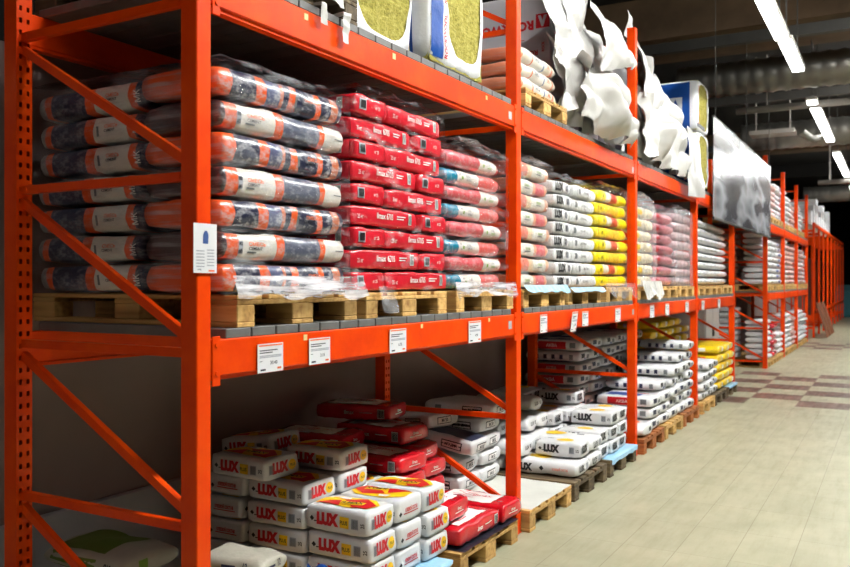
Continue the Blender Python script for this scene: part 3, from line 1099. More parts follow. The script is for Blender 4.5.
shell(9.64, 10.5, -.48, -.03, ZM + .004, zt(8, .1065) + .014, 'milky stretch film round the pale pinkish stack', 'film_mid', 9, .02, .06)

# ---- loose film skirts lying over the pallet edges
def skirt(pts_y, x, ztop, zbot, label, m='film_heavy', seed=0, amp=.022, flare=.03, ragged=.03):
    b = bm_new()
    y0, y1 = pts_y
    ny, nz = int((y1 - y0) / .018), 9
    rows = []
    for k in range(nz + 1):
        t = k / nz
        row = []
        for i in range(ny + 1):
            y = y0 + (y1 - y0) * i / ny
            zb = zbot + ragged * noise.noise(Vector((y * 5, seed, 0))) * 2
            z = ztop + (zb - ztop) * t
            d = amp * abs(noise.noise(Vector((y * 16, z * 9, seed)))) * (.3 + t) + flare * t
            row.append(b.verts.new((x + d, y, z)))
        rows.append(row)
    for k in range(nz):
        for i in range(ny):
            f = b.faces.new((rows[k][i], rows[k][i + 1], rows[k + 1][i + 1], rows[k + 1][i])); f.smooth = True
    o = obj('film_skirt', b, M[m], None, True)
    return tag(o, label, 'plastic film', 'gathered film along the pallet edges')
skirt((2.34, 3.2), .008, ZM + .075, ZM - .012, 'white gathered film along the foot of the blue and white stack', 'film_skirt', seed=1)
skirt((4.15, 4.99), -.002, ZM + .05, ZM - .03, 'white gathered film along the foot of the pink and teal stack', 'film_skirt', seed=2, flare=.02)
skirt((3.33, 3.46), .012, ZM + .03, ZM - .10, 'torn clear film tail hanging from the foot of the red stack', 'film_mid', seed=3, ragged=.05)
skirt((5.13, 5.95), -.004, ZM + .03, ZM - .02, 'pale blue sheet edge under the peach stack', 'blue_sheet', seed=4, ragged=.02)
skirt((6.0, 6.8), .008, ZM + .01, ZM - .025, 'pale blue sheet edge under the white lettered stack', 'blue_sheet', seed=5, ragged=.015)
skirt((6.86, 7.76), .012, ZM + .04, ZM - .08, 'milky film hanging over the pallet of the yellow stack', seed=6, ragged=.03, m='film_mid')
skirt((7.96, 8.7), .03, ZM + .06, ZM - .10, 'milky film hanging over the pallet of the cream stack', seed=7, ragged=.03)
# ================================================================ goods on the floor under the middle deck
Z0 = .145
for y0, d, wk in ((2.28, 'low heap of pale and green bags by the first post', 'wood'), (3.2, 'pile of white bags with red lettering', 'wood'), (4.1, 'red bags on the floor level', 'wood'),
              (5.1, 'pale sheet just past the second post', 'wood'), (5.97, 'white bags with black lettering at floor level', 'wood_dark'), (6.86, 'blue sheet edge before the third post', 'wood_dark'),
              (7.93, 'low white and orange bag past the third post', 'wood_red'), (8.8, 'white, red and blue pile', 'wood'), (9.68, 'tall end of the white, red and blue pile', 'wood_red'),
              (10.7, 'low grey-white pile in the fourth bay', 'wood'), (11.55, 'gap between grey-white and yellow piles', 'wood_dark'), (12.42, 'yellow floor pile by the last post', 'wood_dark')):
    pallet(-.545, y0 + .4, .001, 'floor pallet under the ' + d, wk, 1.0, 0, 'floor pallets along the rack')

# ---- white bags with red lettering
def lux(seed, ink_m='redink', L=.375, W=.27, H=.128, extra=True):
    b = Bag('adhesive_bag', L, W, H, M['whitebag'], seed, kc=.12, dome=.035, tap=.09, tapv=.03, amp=.006, n=(14, 10, 6), wrinkle=.003)
    I = M[ink_m]
    for s in ('-y', '+y'):
        b.put(s, poly_geo([(-.014, 0), (0, -.014), (.014, 0), (0, .014)]), -.145, .062, M['black'])
        b.rect(s, .02, .006, -.122, .05, M['black'])
        b.text(s, 'LUX', .064, -.05, .066, I, .84, .085)
        if extra:
            b.rect(s, .056, .055, .049, .062, M['yellowink']); b.text(s, 'PLUS', .02, .049, .062, M['black'], .8, .02, lift=.004)
        b.barcode(s, .04, .05, .112, .062, M['taggrey'], M['greyink'])
        b.text(s, '25', .022, .158, .06, M['black'], .8, .02, R90)
    b.barcode('+x', .036, .052, -.082, .062, M['taggrey'], M['greyink'])
    b.text('+x', 'LUX', .064, -.014, .066, I, .78, .085)
    if extra:
        b.put('+x', poly_geo([(.03 * cos(i * pi / 8), .03 * sin(i * pi / 8)) for i in range(16)]), .075, .066, M['yellowink']); b.text('+x', 'PLUS', .015, .075, .066, M['black'], .8, .02, lift=.004)
    b.put('-x', poly_geo([(-.014, 0), (0, -.014), (.014, 0), (0, .014)]), -.095, .05, M['black'])
    b.text('-x', 'КЛЕЕВОЙ СОСТАВ', .026, .012, .068, I, .56, .05)
    b.rect('-x', .15, .005, .012, .046, I)
    # printed top
    if extra:
        b.put('+z', poly_geo([(-.16, -.08), (.14, -.08), (.165, .02), (.1, .095), (-.1, .095), (-.165, .02)]), 0, 0, M['yellowink'], lift=.002)
        b.put('+z', poly_geo([(-.15, -.08), (-.02, -.08), (-.06, .02)]), 0, 0, M['redink'], lift=.0035)
        b.put('+z', poly_geo([(-.05, .03), (.06, -.08), (.14, -.08), (.155, .0), (.06, .08)]), 0, 0, M['redink'], lift=.0035)
        b.put('+z', poly_geo([(-.1, .05), (-.03, .05), (-.04, .085), (-.09, .085)]), 0, 0, M['whiteink'], lift=.0035)
        b.rect('+z', .13, .05, .035, -.028, M['yellowink'], .005, .12)
        b.text('+z', 'ILMAX', .034, .035, -.028, M['black'], .9, .02, .12, .0065)
    else:
        b.put('+z', poly_geo([(.07 * cos(i * pi / 8), .05 * sin(i * pi / 8)) for i in range(16)]), .02, 0, M['yellowink'], lift=.002)
        b.rect('+z', .05, .02, -.11, .03, M['greyink'])
    return b.done()
lux_m = [lux(s) for s in (71, 72, 73)]
def column(ms, x, y, n, H, rz, desc, where, group, name, k0=0, jx=.012, jr=.05, z0=Z0, cat='bag', drop=(), scale=None):
    for k in range(k0, n):
        if k in drop: continue
        put_bag(name, ms[(k + int(x * 7 + y * 5)) % len(ms)], (x + random.uniform(-jx, jx), y + random.uniform(-jx, jx) * .4, z0 + .003 + k * (H + .002)), rz + random.uniform(-jr, jr) * .4,
                f'{desc}, {nth(k, n)} of the {where}', cat, group, scale=scale)
GL = 'white bags with red lettering'
LD = 'white bag with red lettering'
HL = .128
SF, SB, HB = (1, .925, 1), (1, 1, .925), .128 * .925
column(lux_m, -.24, 3.475, 3, HL, 0, LD, 'near front column of the pile', GL, 'adhesive_bag', scale=SF)
column(lux_m, -.235, 3.735, 3, HL, pi, 'white bag, small-lettered end outwards', 'middle front column', GL, 'adhesive_bag', scale=SF)
column(lux_m, -.22, 3.99, 3, HL, 0, LD, 'far front column beside the red bags', GL, 'adhesive_bag', scale=SF)
column(lux_m, -.63, 3.485, 4, HB, 0, LD, 'near column of the second row', GL, 'adhesive_bag', scale=SB)
column(lux_m, -.60, 3.765, 5, HB, 0, LD, 'middle column of the second row', GL, 'adhesive_bag', scale=SB)
column(lux_m, -.64, 4.045, 3, HB, 0, LD, 'far column of the second row', GL, 'adhesive_bag', scale=SB)
column(lux_m, -.965, 3.53, 4, HB, R90, 'white bag, small-lettered end outwards', 'near back column of the pile', GL, 'adhesive_bag', scale=SB)
column(lux_m, -1.01, 3.87, 4, HB, 0, LD, 'far back column of the pile', GL, 'adhesive_bag', scale=SB)
z5 = Z0 + .003 + 4 * (HB + .002)
put_bag('adhesive_bag', lux_m[1], (-.80, 3.395, z5 + .002), -.04, LD + ' lying across the near columns, dim top with both faces showing', 'bag', GL, scale=SB)
put_bag('adhesive_bag', lux_m[2], (-1.03, 3.72, z5 + .03), -.03, LD + ' tipped up highest at the back beside the first post', 'bag', GL, (.02, -.13), SB)

# ---- pale and green bags beside the first post
M['dgreen'] = plain('shade_toned_green', (92, 116, 34), .5, .1, 5)  # green deepened to stand in for the shade inside the rack end
M['palebag'] = plain('shade_toned_sack', (176, 172, 156), .5, .1, 6, 0, .5, 14)  # pale sack colour darkened to imitate the dimness under the deck
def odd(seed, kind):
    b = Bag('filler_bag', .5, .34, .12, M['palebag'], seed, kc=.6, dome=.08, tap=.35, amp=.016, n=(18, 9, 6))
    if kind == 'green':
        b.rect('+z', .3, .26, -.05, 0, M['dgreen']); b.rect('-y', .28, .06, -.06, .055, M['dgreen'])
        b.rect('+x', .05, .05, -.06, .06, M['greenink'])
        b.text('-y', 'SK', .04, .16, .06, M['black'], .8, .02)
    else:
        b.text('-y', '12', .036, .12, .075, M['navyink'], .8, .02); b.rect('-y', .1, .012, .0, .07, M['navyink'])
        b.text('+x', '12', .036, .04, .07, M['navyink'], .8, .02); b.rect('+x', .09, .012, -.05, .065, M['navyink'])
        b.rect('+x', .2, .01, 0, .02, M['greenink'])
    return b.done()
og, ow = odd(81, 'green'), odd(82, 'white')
GO = 'pale and green bags by the first post'
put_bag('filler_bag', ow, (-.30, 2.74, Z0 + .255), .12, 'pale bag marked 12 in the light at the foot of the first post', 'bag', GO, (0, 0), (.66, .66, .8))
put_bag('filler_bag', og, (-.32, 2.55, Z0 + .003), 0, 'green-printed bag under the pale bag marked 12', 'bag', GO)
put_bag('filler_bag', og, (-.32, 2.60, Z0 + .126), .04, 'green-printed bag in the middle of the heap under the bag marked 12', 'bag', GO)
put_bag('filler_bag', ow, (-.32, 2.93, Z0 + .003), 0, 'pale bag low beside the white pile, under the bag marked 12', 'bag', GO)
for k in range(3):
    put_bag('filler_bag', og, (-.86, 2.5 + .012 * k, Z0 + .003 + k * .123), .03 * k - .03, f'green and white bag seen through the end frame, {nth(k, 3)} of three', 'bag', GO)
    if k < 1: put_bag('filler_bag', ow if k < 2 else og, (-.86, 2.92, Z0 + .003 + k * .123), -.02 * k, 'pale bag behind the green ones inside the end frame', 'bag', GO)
b = bm_new()
for i in range(13):
    for j in range(9): b.verts.new((-.28 + .022 * i + .02 * noise.noise(Vector((i * .5, j * .4, 2))), 3.09 + .011 * j, Z0 + .134 + .012 * (j % 2) + .05 * abs(noise.noise(Vector((i * .4, j * .35, 1))))))
b.verts.ensure_lookup_table()
for i in range(12):
    for j in range(8): b.faces.new((b.verts[i * 9 + j], b.verts[(i + 1) * 9 + j], b.verts[(i + 1) * 9 + j + 1], b.verts[i * 9 + j + 1]))
tag(obj('film_scrap', b, M['wrapblue'], None, True), 'blue crumpled film scrap at the foot of the white pile', 'plastic film')

# ---- red bags on the floor
M['redbag2'] = plain('red_sack_glossy', (208, 18, 34), .26, .1, 5, 0, .6, 17, .45)
def redfloor(seed):
    b = Bag('red_floor_bag', .54, .32, .112, M['redbag2'], seed, kc=.16, dome=.04, tap=.14, amp=.010, n=(20, 10, 6), wrinkle=.008)
    for s in ('-y', '+y'):
        b.barcode(s, .05, .06, .205, .055, M['whiteink'], M['black'])
        b.text(s, 'ilmax', .026, -.02, .058, M['whiteink'], .9, .01)
        b.rect(s, .09, .005, .1, .058, M['whiteink'])
    b.text('+x', 'ilmax', .02, 0, .066, M['whiteink'], .9, .005)
    b.rect('+x', .12, .004, 0, .045, M['whiteink'])
    b.rect('+z', .36, .22, -.02, 0, M['whiteink'], .002)
    for i in range(5): b.rect('+z', .1 + .03 * (i % 3), .008, -.08 + .03 * (i % 2), -.07 + .035 * i, M['redink'], .0035)
    b.text('+z', 'ilmax', .05, .05, .02, M['redink'], .9, .01, 0, .0035)
    return b.done()
rf = [redfloor(s) for s in (91, 92, 93)]
GR, HR = 'red bags at floor level', .112
lz = lambda k, H=HR: Z0 + .003 + k * (H + .002)
R = lambda me, x, y, z, rz, lab, tilt=(0, 0), scale=None: put_bag('adhesive_bag', me, (x, y, z), rz, lab, 'bag', GR, tilt, scale)
ZS = .008
R(rf[0], -.125, 4.415, lz(0) + ZS, R90, 'red bag lying lengthwise along the front edge of its pallet, barcode showing')
R(rf[1], -.22, 4.842, lz(0) + ZS, 0, 'red bag with white printed top beside the second post', (0, 0), (1, .94, 1))
R(rf[2], -.19, 4.285, lz(1) + ZS + .004, .05, 'short folded red bag on top of the front one', (0, 0), (.52, .9, 1.05))
column(rf, -.64, 4.36, 4, HR, 0, 'red bag', 'left column of the red pile', GR, 'adhesive_bag', z0=Z0 + ZS, jx=.02, jr=.12)
column(rf, -.72, 4.745, 4, HR, 0, 'red bag', 'right column of the red pile', GR, 'adhesive_bag', z0=Z0 + ZS, jx=.02, jr=.1, drop=(3,))
R(rf[0], -.74, 4.66, lz(3) + ZS, .07, 'red bag spanning the two red columns, barcode towards the camera')
R(rf[1], -.80, 4.64, lz(4) + ZS + .002, -.06, 'red bag near the top of the red pile with its bright end to the aisle')
R(rf[2], -1.0, 4.70, lz(5) + ZS + .004, .16, 'topmost red bag of the red floor pile')
R(rf[0], -1.02, 4.22, lz(4) + ZS, .14, 'dim red bag behind the white bags at the back of the red pile')
# black sheet under the red bags
def sheet_flat(x0, x1, y0, y1, z, label, m, name, seed=0, drop=.05, ripple=.006):
    b = bm_new()
    nx, ny = max(6, int((x1 - x0) / .03)), max(6, int((y1 - y0) / .03))
    rows = []
    for i in range(nx + 1):
        r = []
        for j in range(ny + 1):
            x, y = x0 + (x1 - x0) * i / nx, y0 + (y1 - y0) * j / ny
            e = .018 * noise.noise(Vector((y * 7, seed, 1)))
            t = i / nx
            zz = z + ripple * abs(noise.noise(Vector((x * 14, y * 14, seed)))) 
            xx = x + e * t
            if xx > .061:
                over = xx - .061; zz -= max(0, over - .03); xx = .061 + .004 + abs(noise.noise(Vector((y * 11, seed, 4)))) * .012
            r.append(b.verts.new((xx, y, zz)))
        rows.append(r)
    for i in range(nx):
        for j in range(ny):
            b.faces.new((rows[i][j], rows[i + 1][j], rows[i + 1][j + 1], rows[i][j + 1])).smooth = True
    return tag(obj(name, b, M[m], None, True), label, 'sheet')
sheet_flat(-.5, .075, 4.13, 4.89, .1475, 'black plastic sheet under the red bags on the pallet', 'black_sheet', 'pallet_sheet', 1, ripple=.003)
sheet_flat(-.3, .11, 3.55, 3.99, .1475, 'pale blue sheet edge under the white bags with red lettering', 'blue_sheet', 'pallet_sheet', 2, ripple=.002)
sheet_flat(-1.1, .055, 5.12, 5.9, .1475, 'pale grey sheet spread over the empty pallet past the second post', 'grey_sheet', 'pallet_sheet', 3, ripple=.006)
sheet_flat(-.25, .13, 6.88, 7.66, .1475, 'pale blue sheet hanging over the pallet before the third post', 'blue_sheet', 'pallet_sheet', 4, ripple=.002)
sheet_flat(-.3, .12, 12.5, 13.2, .1475, 'blue-grey sheet over the pallet beside the last post', 'blue_sheet', 'pallet_sheet', 5, ripple=.002)

# ---- dim white bags with boxed black lettering behind the second post
def boxed(seed, navy=False):
    b = Bag('boxed_bag', .56, .34, .118, M['whitebag'], seed, kc=.3, dome=.05, tap=.18, amp=.012, n=(18, 9, 6))
    for s in ('-y', '+y'):
        b.rect(s, .16, .055, .12, .058, M['black']); b.rect(s, .145, .042, .12, .058, M['whiteink'], .0025)
        b.text(s, 'КЛАДКА', .024, .12, .058, M['black'], .95, .03, 0, .004)
        b.rect(s, .05, .05, -.16, .058, M['greyink'])
    if navy: b.rect('+z', .5, .24, 0, 0, M['navyink'])
    b.rect('+x', .15, .05, 0, .058, M['black']); b.rect('+x', .138, .038, 0, .058, M['whiteink'], .0025); b.text('+x', 'M150', .026, 0, .058, M['black'], .9, .03, 0, .004)
    return b.done()
bx, bn = boxed(101), boxed(102, True)
GB = 'dim white bags behind the second post'
BD = 'dim white bag with boxed black lettering'
P = lambda me, x, y, z, rz, lab, tilt=(0, 0), g=GB, nm='masonry_bag', scale=None: put_bag(nm, me, (x, y, z), rz, lab, 'bag', g, tilt, scale)
ZQ = .157
P(bx, -.78, 5.36, ZQ, -.03, BD + ', lowest on the pale sheet')
P(bx, -.80, 5.37, ZQ + .12, .05, BD + ', second from the pale sheet')
P(bn, -.70, 5.34, ZQ + .31, .02, 'white bag with navy top sloping down towards the second post', (0, .16))
P(bx, -.98, 5.42, ZQ + .40, -.25, BD + ', tipped, left of the navy-topped bag', (0, -.1))
P(bx, -.78, 5.70, ZQ + .0, 0, BD + ', low behind the front ones')
P(bx, -.78, 5.72, ZQ + .12, 0, BD + ', second layer behind the front ones')
P(bx, -.78, 5.72, ZQ + .24, .05, BD + ', third layer behind the front ones')
P(bx, -.80, 5.74, ZQ + .36, -.05, BD + ', fourth layer behind the front ones')
P(bx, -.70, 5.68, ZQ + .485, .03, BD + ', top of the heap under the frame brace')

# ---- white bags with black lettering on the floor of the second bay
lux_b = [lux(s, 'black', .37, .25, .12, False) for s in (111, 112)]
def longb(seed):
    b = Bag('long_white_bag', .58, .33, .12, M['whitebag'], seed, kc=.38, dome=.06, tap=.2, amp=.012, n=(18, 9, 6))
    for s in ('-y', '+y'):
        b.text(s, 'LUX', .06, -.14, .058, M['black'], .9, .085)
        b.put(s, poly_geo([(-.02, 0), (0, -.02), (.02, 0), (0, .02)]), .0, .06, M['black'])
        b.text(s, 'КЛЕЕВОЙ СОСТАВ', .022, .15, .06, M['orangeink'], .6, .02)
    b.text('+x', 'LUX', .05, -.04, .06, M['black'], .9, .04); b.rect('+x', .05, .05, .08, .06, M['taggrey'])
    b.put('+z', poly_geo([(.09 * cos(i * pi / 8), .07 * sin(i * pi / 8)) for i in range(16)]), -.06, 0, M['yellowink'], lift=.002)
    b.rect('+z', .06, .03, .14, .03, M['greyink'])
    return b.done()
lb = [longb(s) for s in (113, 114)]
GW = 'white bags with black lettering at floor level'
WD = 'white bag with black lettering'
HW = .12
Q = lambda me, x, y, k, rz, lab, tilt=(0, 0): put_bag('adhesive_bag', me, (x, y, Z0 + .004 + k * (HW + .002)), rz, lab, 'bag', GW, tilt)
Q(lb[0], -.25, 6.22, 0, .03, 'long white bag with black lettering and yellow spot lying lowest beside the pale sheet')
Q(lux_b[0], -.17, 6.33, 1, .02, 'white bag with large black lettering and yellow top on the long bag')
Q(lb[1], -.26, 6.57, 0, 0, 'long white bag right of the lowest one, dark old pallet below')
slots = [  # y, front n, middle n, back n
    (6.6, 2, 3, 4), (6.93, 2, 3, 4), (7.2, 3, 3, 4), (7.47, 3, 4, 4)]
cn = ['first', 'second', 'third', 'last']
for i, (y, a, m_, bk) in enumerate(slots):
    column(lux_b if i else lb[1:], -.2 if i else -.26, y, a, HW, 0, WD, f'{cn[i]} front column before the third post', GW, 'adhesive_bag', k0=0 if i else 1, jx=.015)
    if i == 0: continue
    column(lux_b, -.60, y, m_, HW, pi if i == 2 else 0, WD, f'{cn[i]} middle-row column before the third post', GW, 'adhesive_bag', jx=.02)
    column(lux_b, -1.0, y, bk, HW, 0, WD, f'{cn[i]} back-row column before the third post', GW, 'adhesive_bag', jx=.02)
rb = [simple('round_end_bag', .5, .27, .13, M['whitebag'], s, .75, marks=[lambda b: (b.text('+x', 'LUX', .03, -.02, .07, M['black'], 1, .03), b.rect('+x', .03, .03, .06, .07, M['greyink']))]) for s in (115, 116)]
U = lambda x, y, z, rz, lab, me=0: put_bag('adhesive_bag', rb[me], (x, y, z), rz, lab, 'bag', 'round-ended white bags')
U(-.82, 6.16, Z0 + .004, 0, 'round-ended white bag at the bottom behind the long bag')
U(-.63, 6.12, Z0 + .13, 0, 'round-ended white bag lying just left of the yellow-topped bag', 1)
U(-.85, 6.14, Z0 + .262, .05, 'round-ended white bag stepped up behind the yellow-topped bag')
U(-.66, 6.42, Z0 + .13, -.04, 'round-ended white bag behind the yellow-topped bag, second step', 1)
U(-.72, 6.44, Z0 + .262, .04, 'round-ended white bag on the third step behind the yellow-topped bag')
U(-.95, 6.42, Z0 + .394, 0, 'dim round-ended white bag, fourth step back', 1)
U(-.78, 6.71, Z0 + .394, -.05, 'dim round-ended white bag beside the fourth step')
U(-.98, 6.16, Z0 + .394, .06, 'dim round-ended white bag high at the back, left of the heap', 1)
U(-.70, 6.69, Z0 + .004, 0, 'round-ended white bag low inside the heap, first layer')
U(-.70, 6.70, Z0 + .134, 0, 'round-ended white bag low inside the heap, second layer', 1)
U(-.72, 6.70, Z0 + .264, 0, 'round-ended white bag low inside the heap, third layer')

# ---- white, red and blue pile in the third bay
def tri(seed):
    b = Bag('tri_bag', .58, .38, .113, M['whitebag'], seed, kc=.35, dome=.05, tap=.2, amp=.008, n=(16, 9, 6))
    for s in ('-y', '+y'):
        b.rect(s, .3, .075, -.02, .056, M['redink']); b.text(s, 'АКВА', .03, -.02, .056, M['whiteink'], 1.1, .01, 0, .003)
        b.rect(s, .06, .05, .2, .06, M['greyink'])
    b.rect('+z', .36, .2, -.04, 0, M['blueink'])
    b.rect('+x', .1, .045, -.06, .064, M['navyink']); b.rect('+x', .1, .035, .08, .05, M['greyink'])
    return b.done()
tr = [tri(s) for s in (121, 122)]
def plainw(seed):
    b = Bag('plain_white_bag', .58, .38, .113, M['whitebag'], seed, kc=.45, dome=.05, tap=.25, amp=.01, n=(16, 9, 6))
    for s in ('-y', '+y'):
        for i in range(4): b.rect(s, .036, .045, -.16 + .085 * i, .055, M['navyink'])
        b.rect(s, .04, .05, .2, .055, M['greyink'])
    b.rect('+x', .1, .045, -.07, .066, M['black']); b.rect('+x', .09, .045, .08, .05, M['greyink']); b.rect('+x', .05, .02, .0, .03, M['blueink'])
    return b.done()
pw = [plainw(s) for s in (123, 124)]
GT = 'white, red and blue bags of the third bay'
ys3 = [8.16, 8.56, 8.97, 9.38, 9.79, 10.2]
nf = [1, 3, 4, 5, 6, 7]
cn6 = ['first', 'second', 'third', 'fourth', 'fifth', 'sixth']
ob = simple('orange_top_bag', .58, .38, .12, M['whitebag'], 125, .7, marks=[lambda b: (b.put('+z', poly_geo([(.2 * cos(i * pi / 10), .12 * sin(i * pi / 10)) for i in range(20)]), 0, 0, M['orangeink'], lift=.002), b.rect('+x', .09, .04, .05, .06, M['black']))])
put_bag('plaster_bag', ob, (-.25, ys3[0], Z0 + .005), 0, 'white bag with orange top alone on the brown pallet past the third post', 'bag', GT)
for i in range(6):
    if i: 
        for k in range(nf[i]):
            me = tr[k % 2] if k < 3 else pw[k % 2]
            ds = 'white, red and blue bag' if k < 3 else 'white bag with dark marks'
            put_bag('plaster_bag', me, (-.27 + random.uniform(-.02, .02) - .02 * (k % 2), ys3[i], Z0 + .004 + k * .1145), random.uniform(-.03, .03), f'{ds}, {nth(k, nf[i])} of the {cn6[i]} front column in the third bay', 'bag', GT)
    for k in range(8):
        me = tr[(k + i) % 2] if (k * 3 + i) % 5 < 3 else pw[k % 2]
        put_bag('plaster_bag', me, (-.89 + random.uniform(-.02, .02) + (.16 if i == 0 and k < 0 else 0), ys3[i], Z0 + .004 + k * .1145), random.uniform(-.02, .02), f'dim bag, {nth(k, 8)} of the {cn6[i]} back column in the third bay', 'bag', GT)

# ---- fourth bay
column(pw, -.26, 10.93, 3, .113, 0, 'grey-white bag', 'first low front column in the fourth bay', 'grey-white floor bags', 'plaster_bag')
column(pw, -.26, 11.33, 4, .113, 0, 'grey-white bag', 'second low front column in the fourth bay', 'grey-white floor bags', 'plaster_bag')
column(pw, -.28, 11.74, 4, .113, 0, 'grey-white bag', 'low front column next to the yellow pile', 'grey-white floor bags', 'plaster_bag')
M['yelbag'] = plain('yellow_sack', (248, 208, 16), .35, .08, 5, 0, .4, 18, .2)
def yf(seed):
    b = Bag('yellow_floor_bag', .56, .38, .122, M['yelbag'], seed, kc=.6, dome=.06, tap=.25, amp=.01, n=(16, 9, 6))
    for s in ('-y', '+y'): b.rect(s, .2, .05, 0, .06, M['orangeink'] if seed % 2 else M['whiteink']); b.rect(s, .05, .045, -.03, .06, M['black' if seed % 2 == 0 else 'orangeink'], .003)
    b.rect('+x', .1, .06, .08, .06, M['whiteink'])
    return b.done()
yfm = [yf(s) for s in (131, 132)]
for i, (y, n) in enumerate(((12.17, 5), (12.57, 5), (12.97, 5))):
    column(yfm, -.26, y, n, .122, 0, 'yellow bag', f'{cn6[i]} front column by the last post', 'yellow floor bags', 'plaster_bag')
for i, y in enumerate((10.95, 11.4, 11.85, 12.3, 12.75)):
    column(yfm, -.87, y, 8 if i < 4 else 7, .122, 0, 'dim yellow bag', f'{cn6[i]} back column of the fourth bay', 'yellow floor bags', 'plaster_bag')
# ================================================================ goods on the top deck
ZT = LEV[1] + .001
# ---- mineral wool packs with open ends
def wool_pack(name, loc, rz, w, d, h, label, strip='none', group='mineral wool packs', hole=(.0, .0, .82, .86), seed=0):
    """local +x is the open end; w along y, d along x, h up"""
    t = empty(name, loc, (0, 0, rz))
    tag(t, label, 'insulation pack', group)
    # the wool slabs
    b = bm_new()
    n = max(3, int(h / .12)); 
    nx, ny, nz = 6, 12, int(h / .04)
    box(b, -d + .02, -.012, -w / 2 + .02, w / 2 - .02, .012, h - .012)
    # rough open face
    g_ = [[b.verts.new((.002 + .014 * noise.noise(Vector((j * .6, k * .6, seed))), -w / 2 + .02 + (w - .04) * j / 14, .012 + (h - .024) * k / nz)) for j in range(15)] for k in range(nz + 1)]
    for k in range(nz):
        for j in range(14): b.faces.new((g_[k][j], g_[k][j + 1], g_[k + 1][j + 1], g_[k + 1][j]))
    obj('wool_slab', b, M['wool'], t)
    # wrap: sides, back and a rim round an oval opening
    b = bm_new()
    N = 48
    oy, oz, fw, fh = hole
    def outer(a):
        c, s = cos(a), sin(a)
        m = max(abs(c) , abs(s))
        c2, s2 = c / m, s / m
        f = 1 - .05 * (abs(c2) * abs(s2)) ** 6
        return c2 * w / 2 * f, h / 2 + s2 * h / 2 * f
    rings = []
    prof = [(-d, 1.0, 0), (-d * .6, 1.0, .006), (-d * .3, 1.0, .008), (-.06, 1.0, .006), (-.015, .985, 0), (.004, .96, 0)]
    for x, sc, rip in prof:
        r = []
        for i in range(N):
            a = 2 * pi * i / N
            y, z = outer(a)
            q = noise.noise(Vector((x * 7, y * 9, z * 9 + seed))) * rip
            r.append(b.verts.new((x, y * sc + q * 0, h / 2 + (z - h / 2) * sc)))
        rings.append(r)
    for m_, dx in ((.5, .012), (1.0, .006)):
        r = []
        for i in range(N):
            a = 2 * pi * i / N
            y, z = outer(a)
            y *= .96; z = h / 2 + (z - h / 2) * .96
            k = 1 + .03 * noise.noise(Vector((cos(a) * 2, sin(a) * 2, seed + 2)))
            e = 3.2
            rr = (abs(cos(a)) ** e + abs(sin(a)) ** e) ** (-1 / e)
            yi = oy * w + cos(a) * rr * w / 2 * fw * k; zi = h / 2 + oz * h + sin(a) * rr * h / 2 * fh * k
            r.append(b.verts.new((.004 + dx + .008 * noise.noise(Vector((i * .5, seed, m_))), y + (yi - y) * m_, z + (zi - z) * m_)))
        rings.append(r)
    for p in range(len(rings) - 1):
        for i in range(N):
            f = b.faces.new((rings[p][i], rings[p][(i + 1) % N], rings[p + 1][(i + 1) % N], rings[p + 1][i])); f.smooth = True
    b.faces.new(rings[0][::-1])
    mats = [M['wrapw'], M['wrapblue'], M['redink']]
    bv = BVHTree.FromBMesh(b)
    def dec(side, geo, s, z, mi, rot=0, lift=.003): decal(b, bv, side, geo, (s, z), mi, lift, rot)
    if strip == 'front':
        dec('+x', rect_geo(.12, h * .93), -w / 2 + .085, h / 2, 1)
        for k in range(int(h / .3)):
            dec('+x', text_geo('ROCKWOOL', .035, .9, .03, .03), -w / 2 + .175, .17 + .3 * k, 2, R90, .004)
    if strip in ('side', 'front'):
        dec('-y', rect_geo(d * .8, h * .9), -d * .5, h / 2, 1)
    if strip == 'side':
        dec('-y', rect_geo(.16, .2), -d * .3, h / 2, 0, 0, .006)
        dec('-y', poly_geo([(-.06, -.07), (0, .08), (.06, -.07), (.03, -.07), (0, .02), (-.03, -.07)]), -d * .3, h / 2, 1, 0, .009)
        for k in range(int(h / .28)):
            dec('+x', text_geo('ROCKWOOL', .03, .9, .03, .03), -w / 2 + .04, .16 + .28 * k, 2, R90, .004)
    if strip == 'white':
        for k in range(int(h / .4)):
            dec('+x', text_geo('ROCKWOOL', .05, .9, .03, .03), -w / 2 + .09, .25 + .4 * k, 2, R90, .004)
    obj('wrap', b, mats, t)
    return t
wool_pack('insulation_pack', (-.10, 3.52, ZT), 0, .60, .95, 1.05, 'mineral wool pack with large open yellow face, left of the blue-banded one', 'none', hole=(.03, .02, .9, .93), seed=1)
wool_pack('insulation_pack', (-.015, 4.185, ZT), 0, .66, .95, 1.05, 'mineral wool pack with blue band and red lettering beside the second post', 'front', hole=(.13, -.09, .62, .66), seed=2)
# ---- old pallet with grey sacks at the near end
pallet(-.61, 2.79, ZT, 'dark pallet on the top deck at the near end, left of the wool packs', 'wood_dark', PSH)
M['greysack'] = plain('grey_sack', (112, 100, 94), .6, .12, 5, 0, .5, 18)
gs = [simple('grey_sack', .7, .34, .16, M['greysack'], s, .8) for s in (141, 142)]
GG = 'grey sacks on the dark top pallet'
put_bag('sack', gs[0], (-.45, 2.60, ZT + ZP + .004), 0, 'grey sack at the left on the dark top pallet', 'bag', GG)
put_bag('sack', gs[1], (-.45, 2.97, ZT + ZP + .004), .03, 'grey sack at the right on the dark top pallet', 'bag', GG)
put_bag('sack', gs[1], (-.47, 2.79, ZT + ZP + .168), .02, 'grey sack lying across the two on the dark top pallet', 'bag', GG)

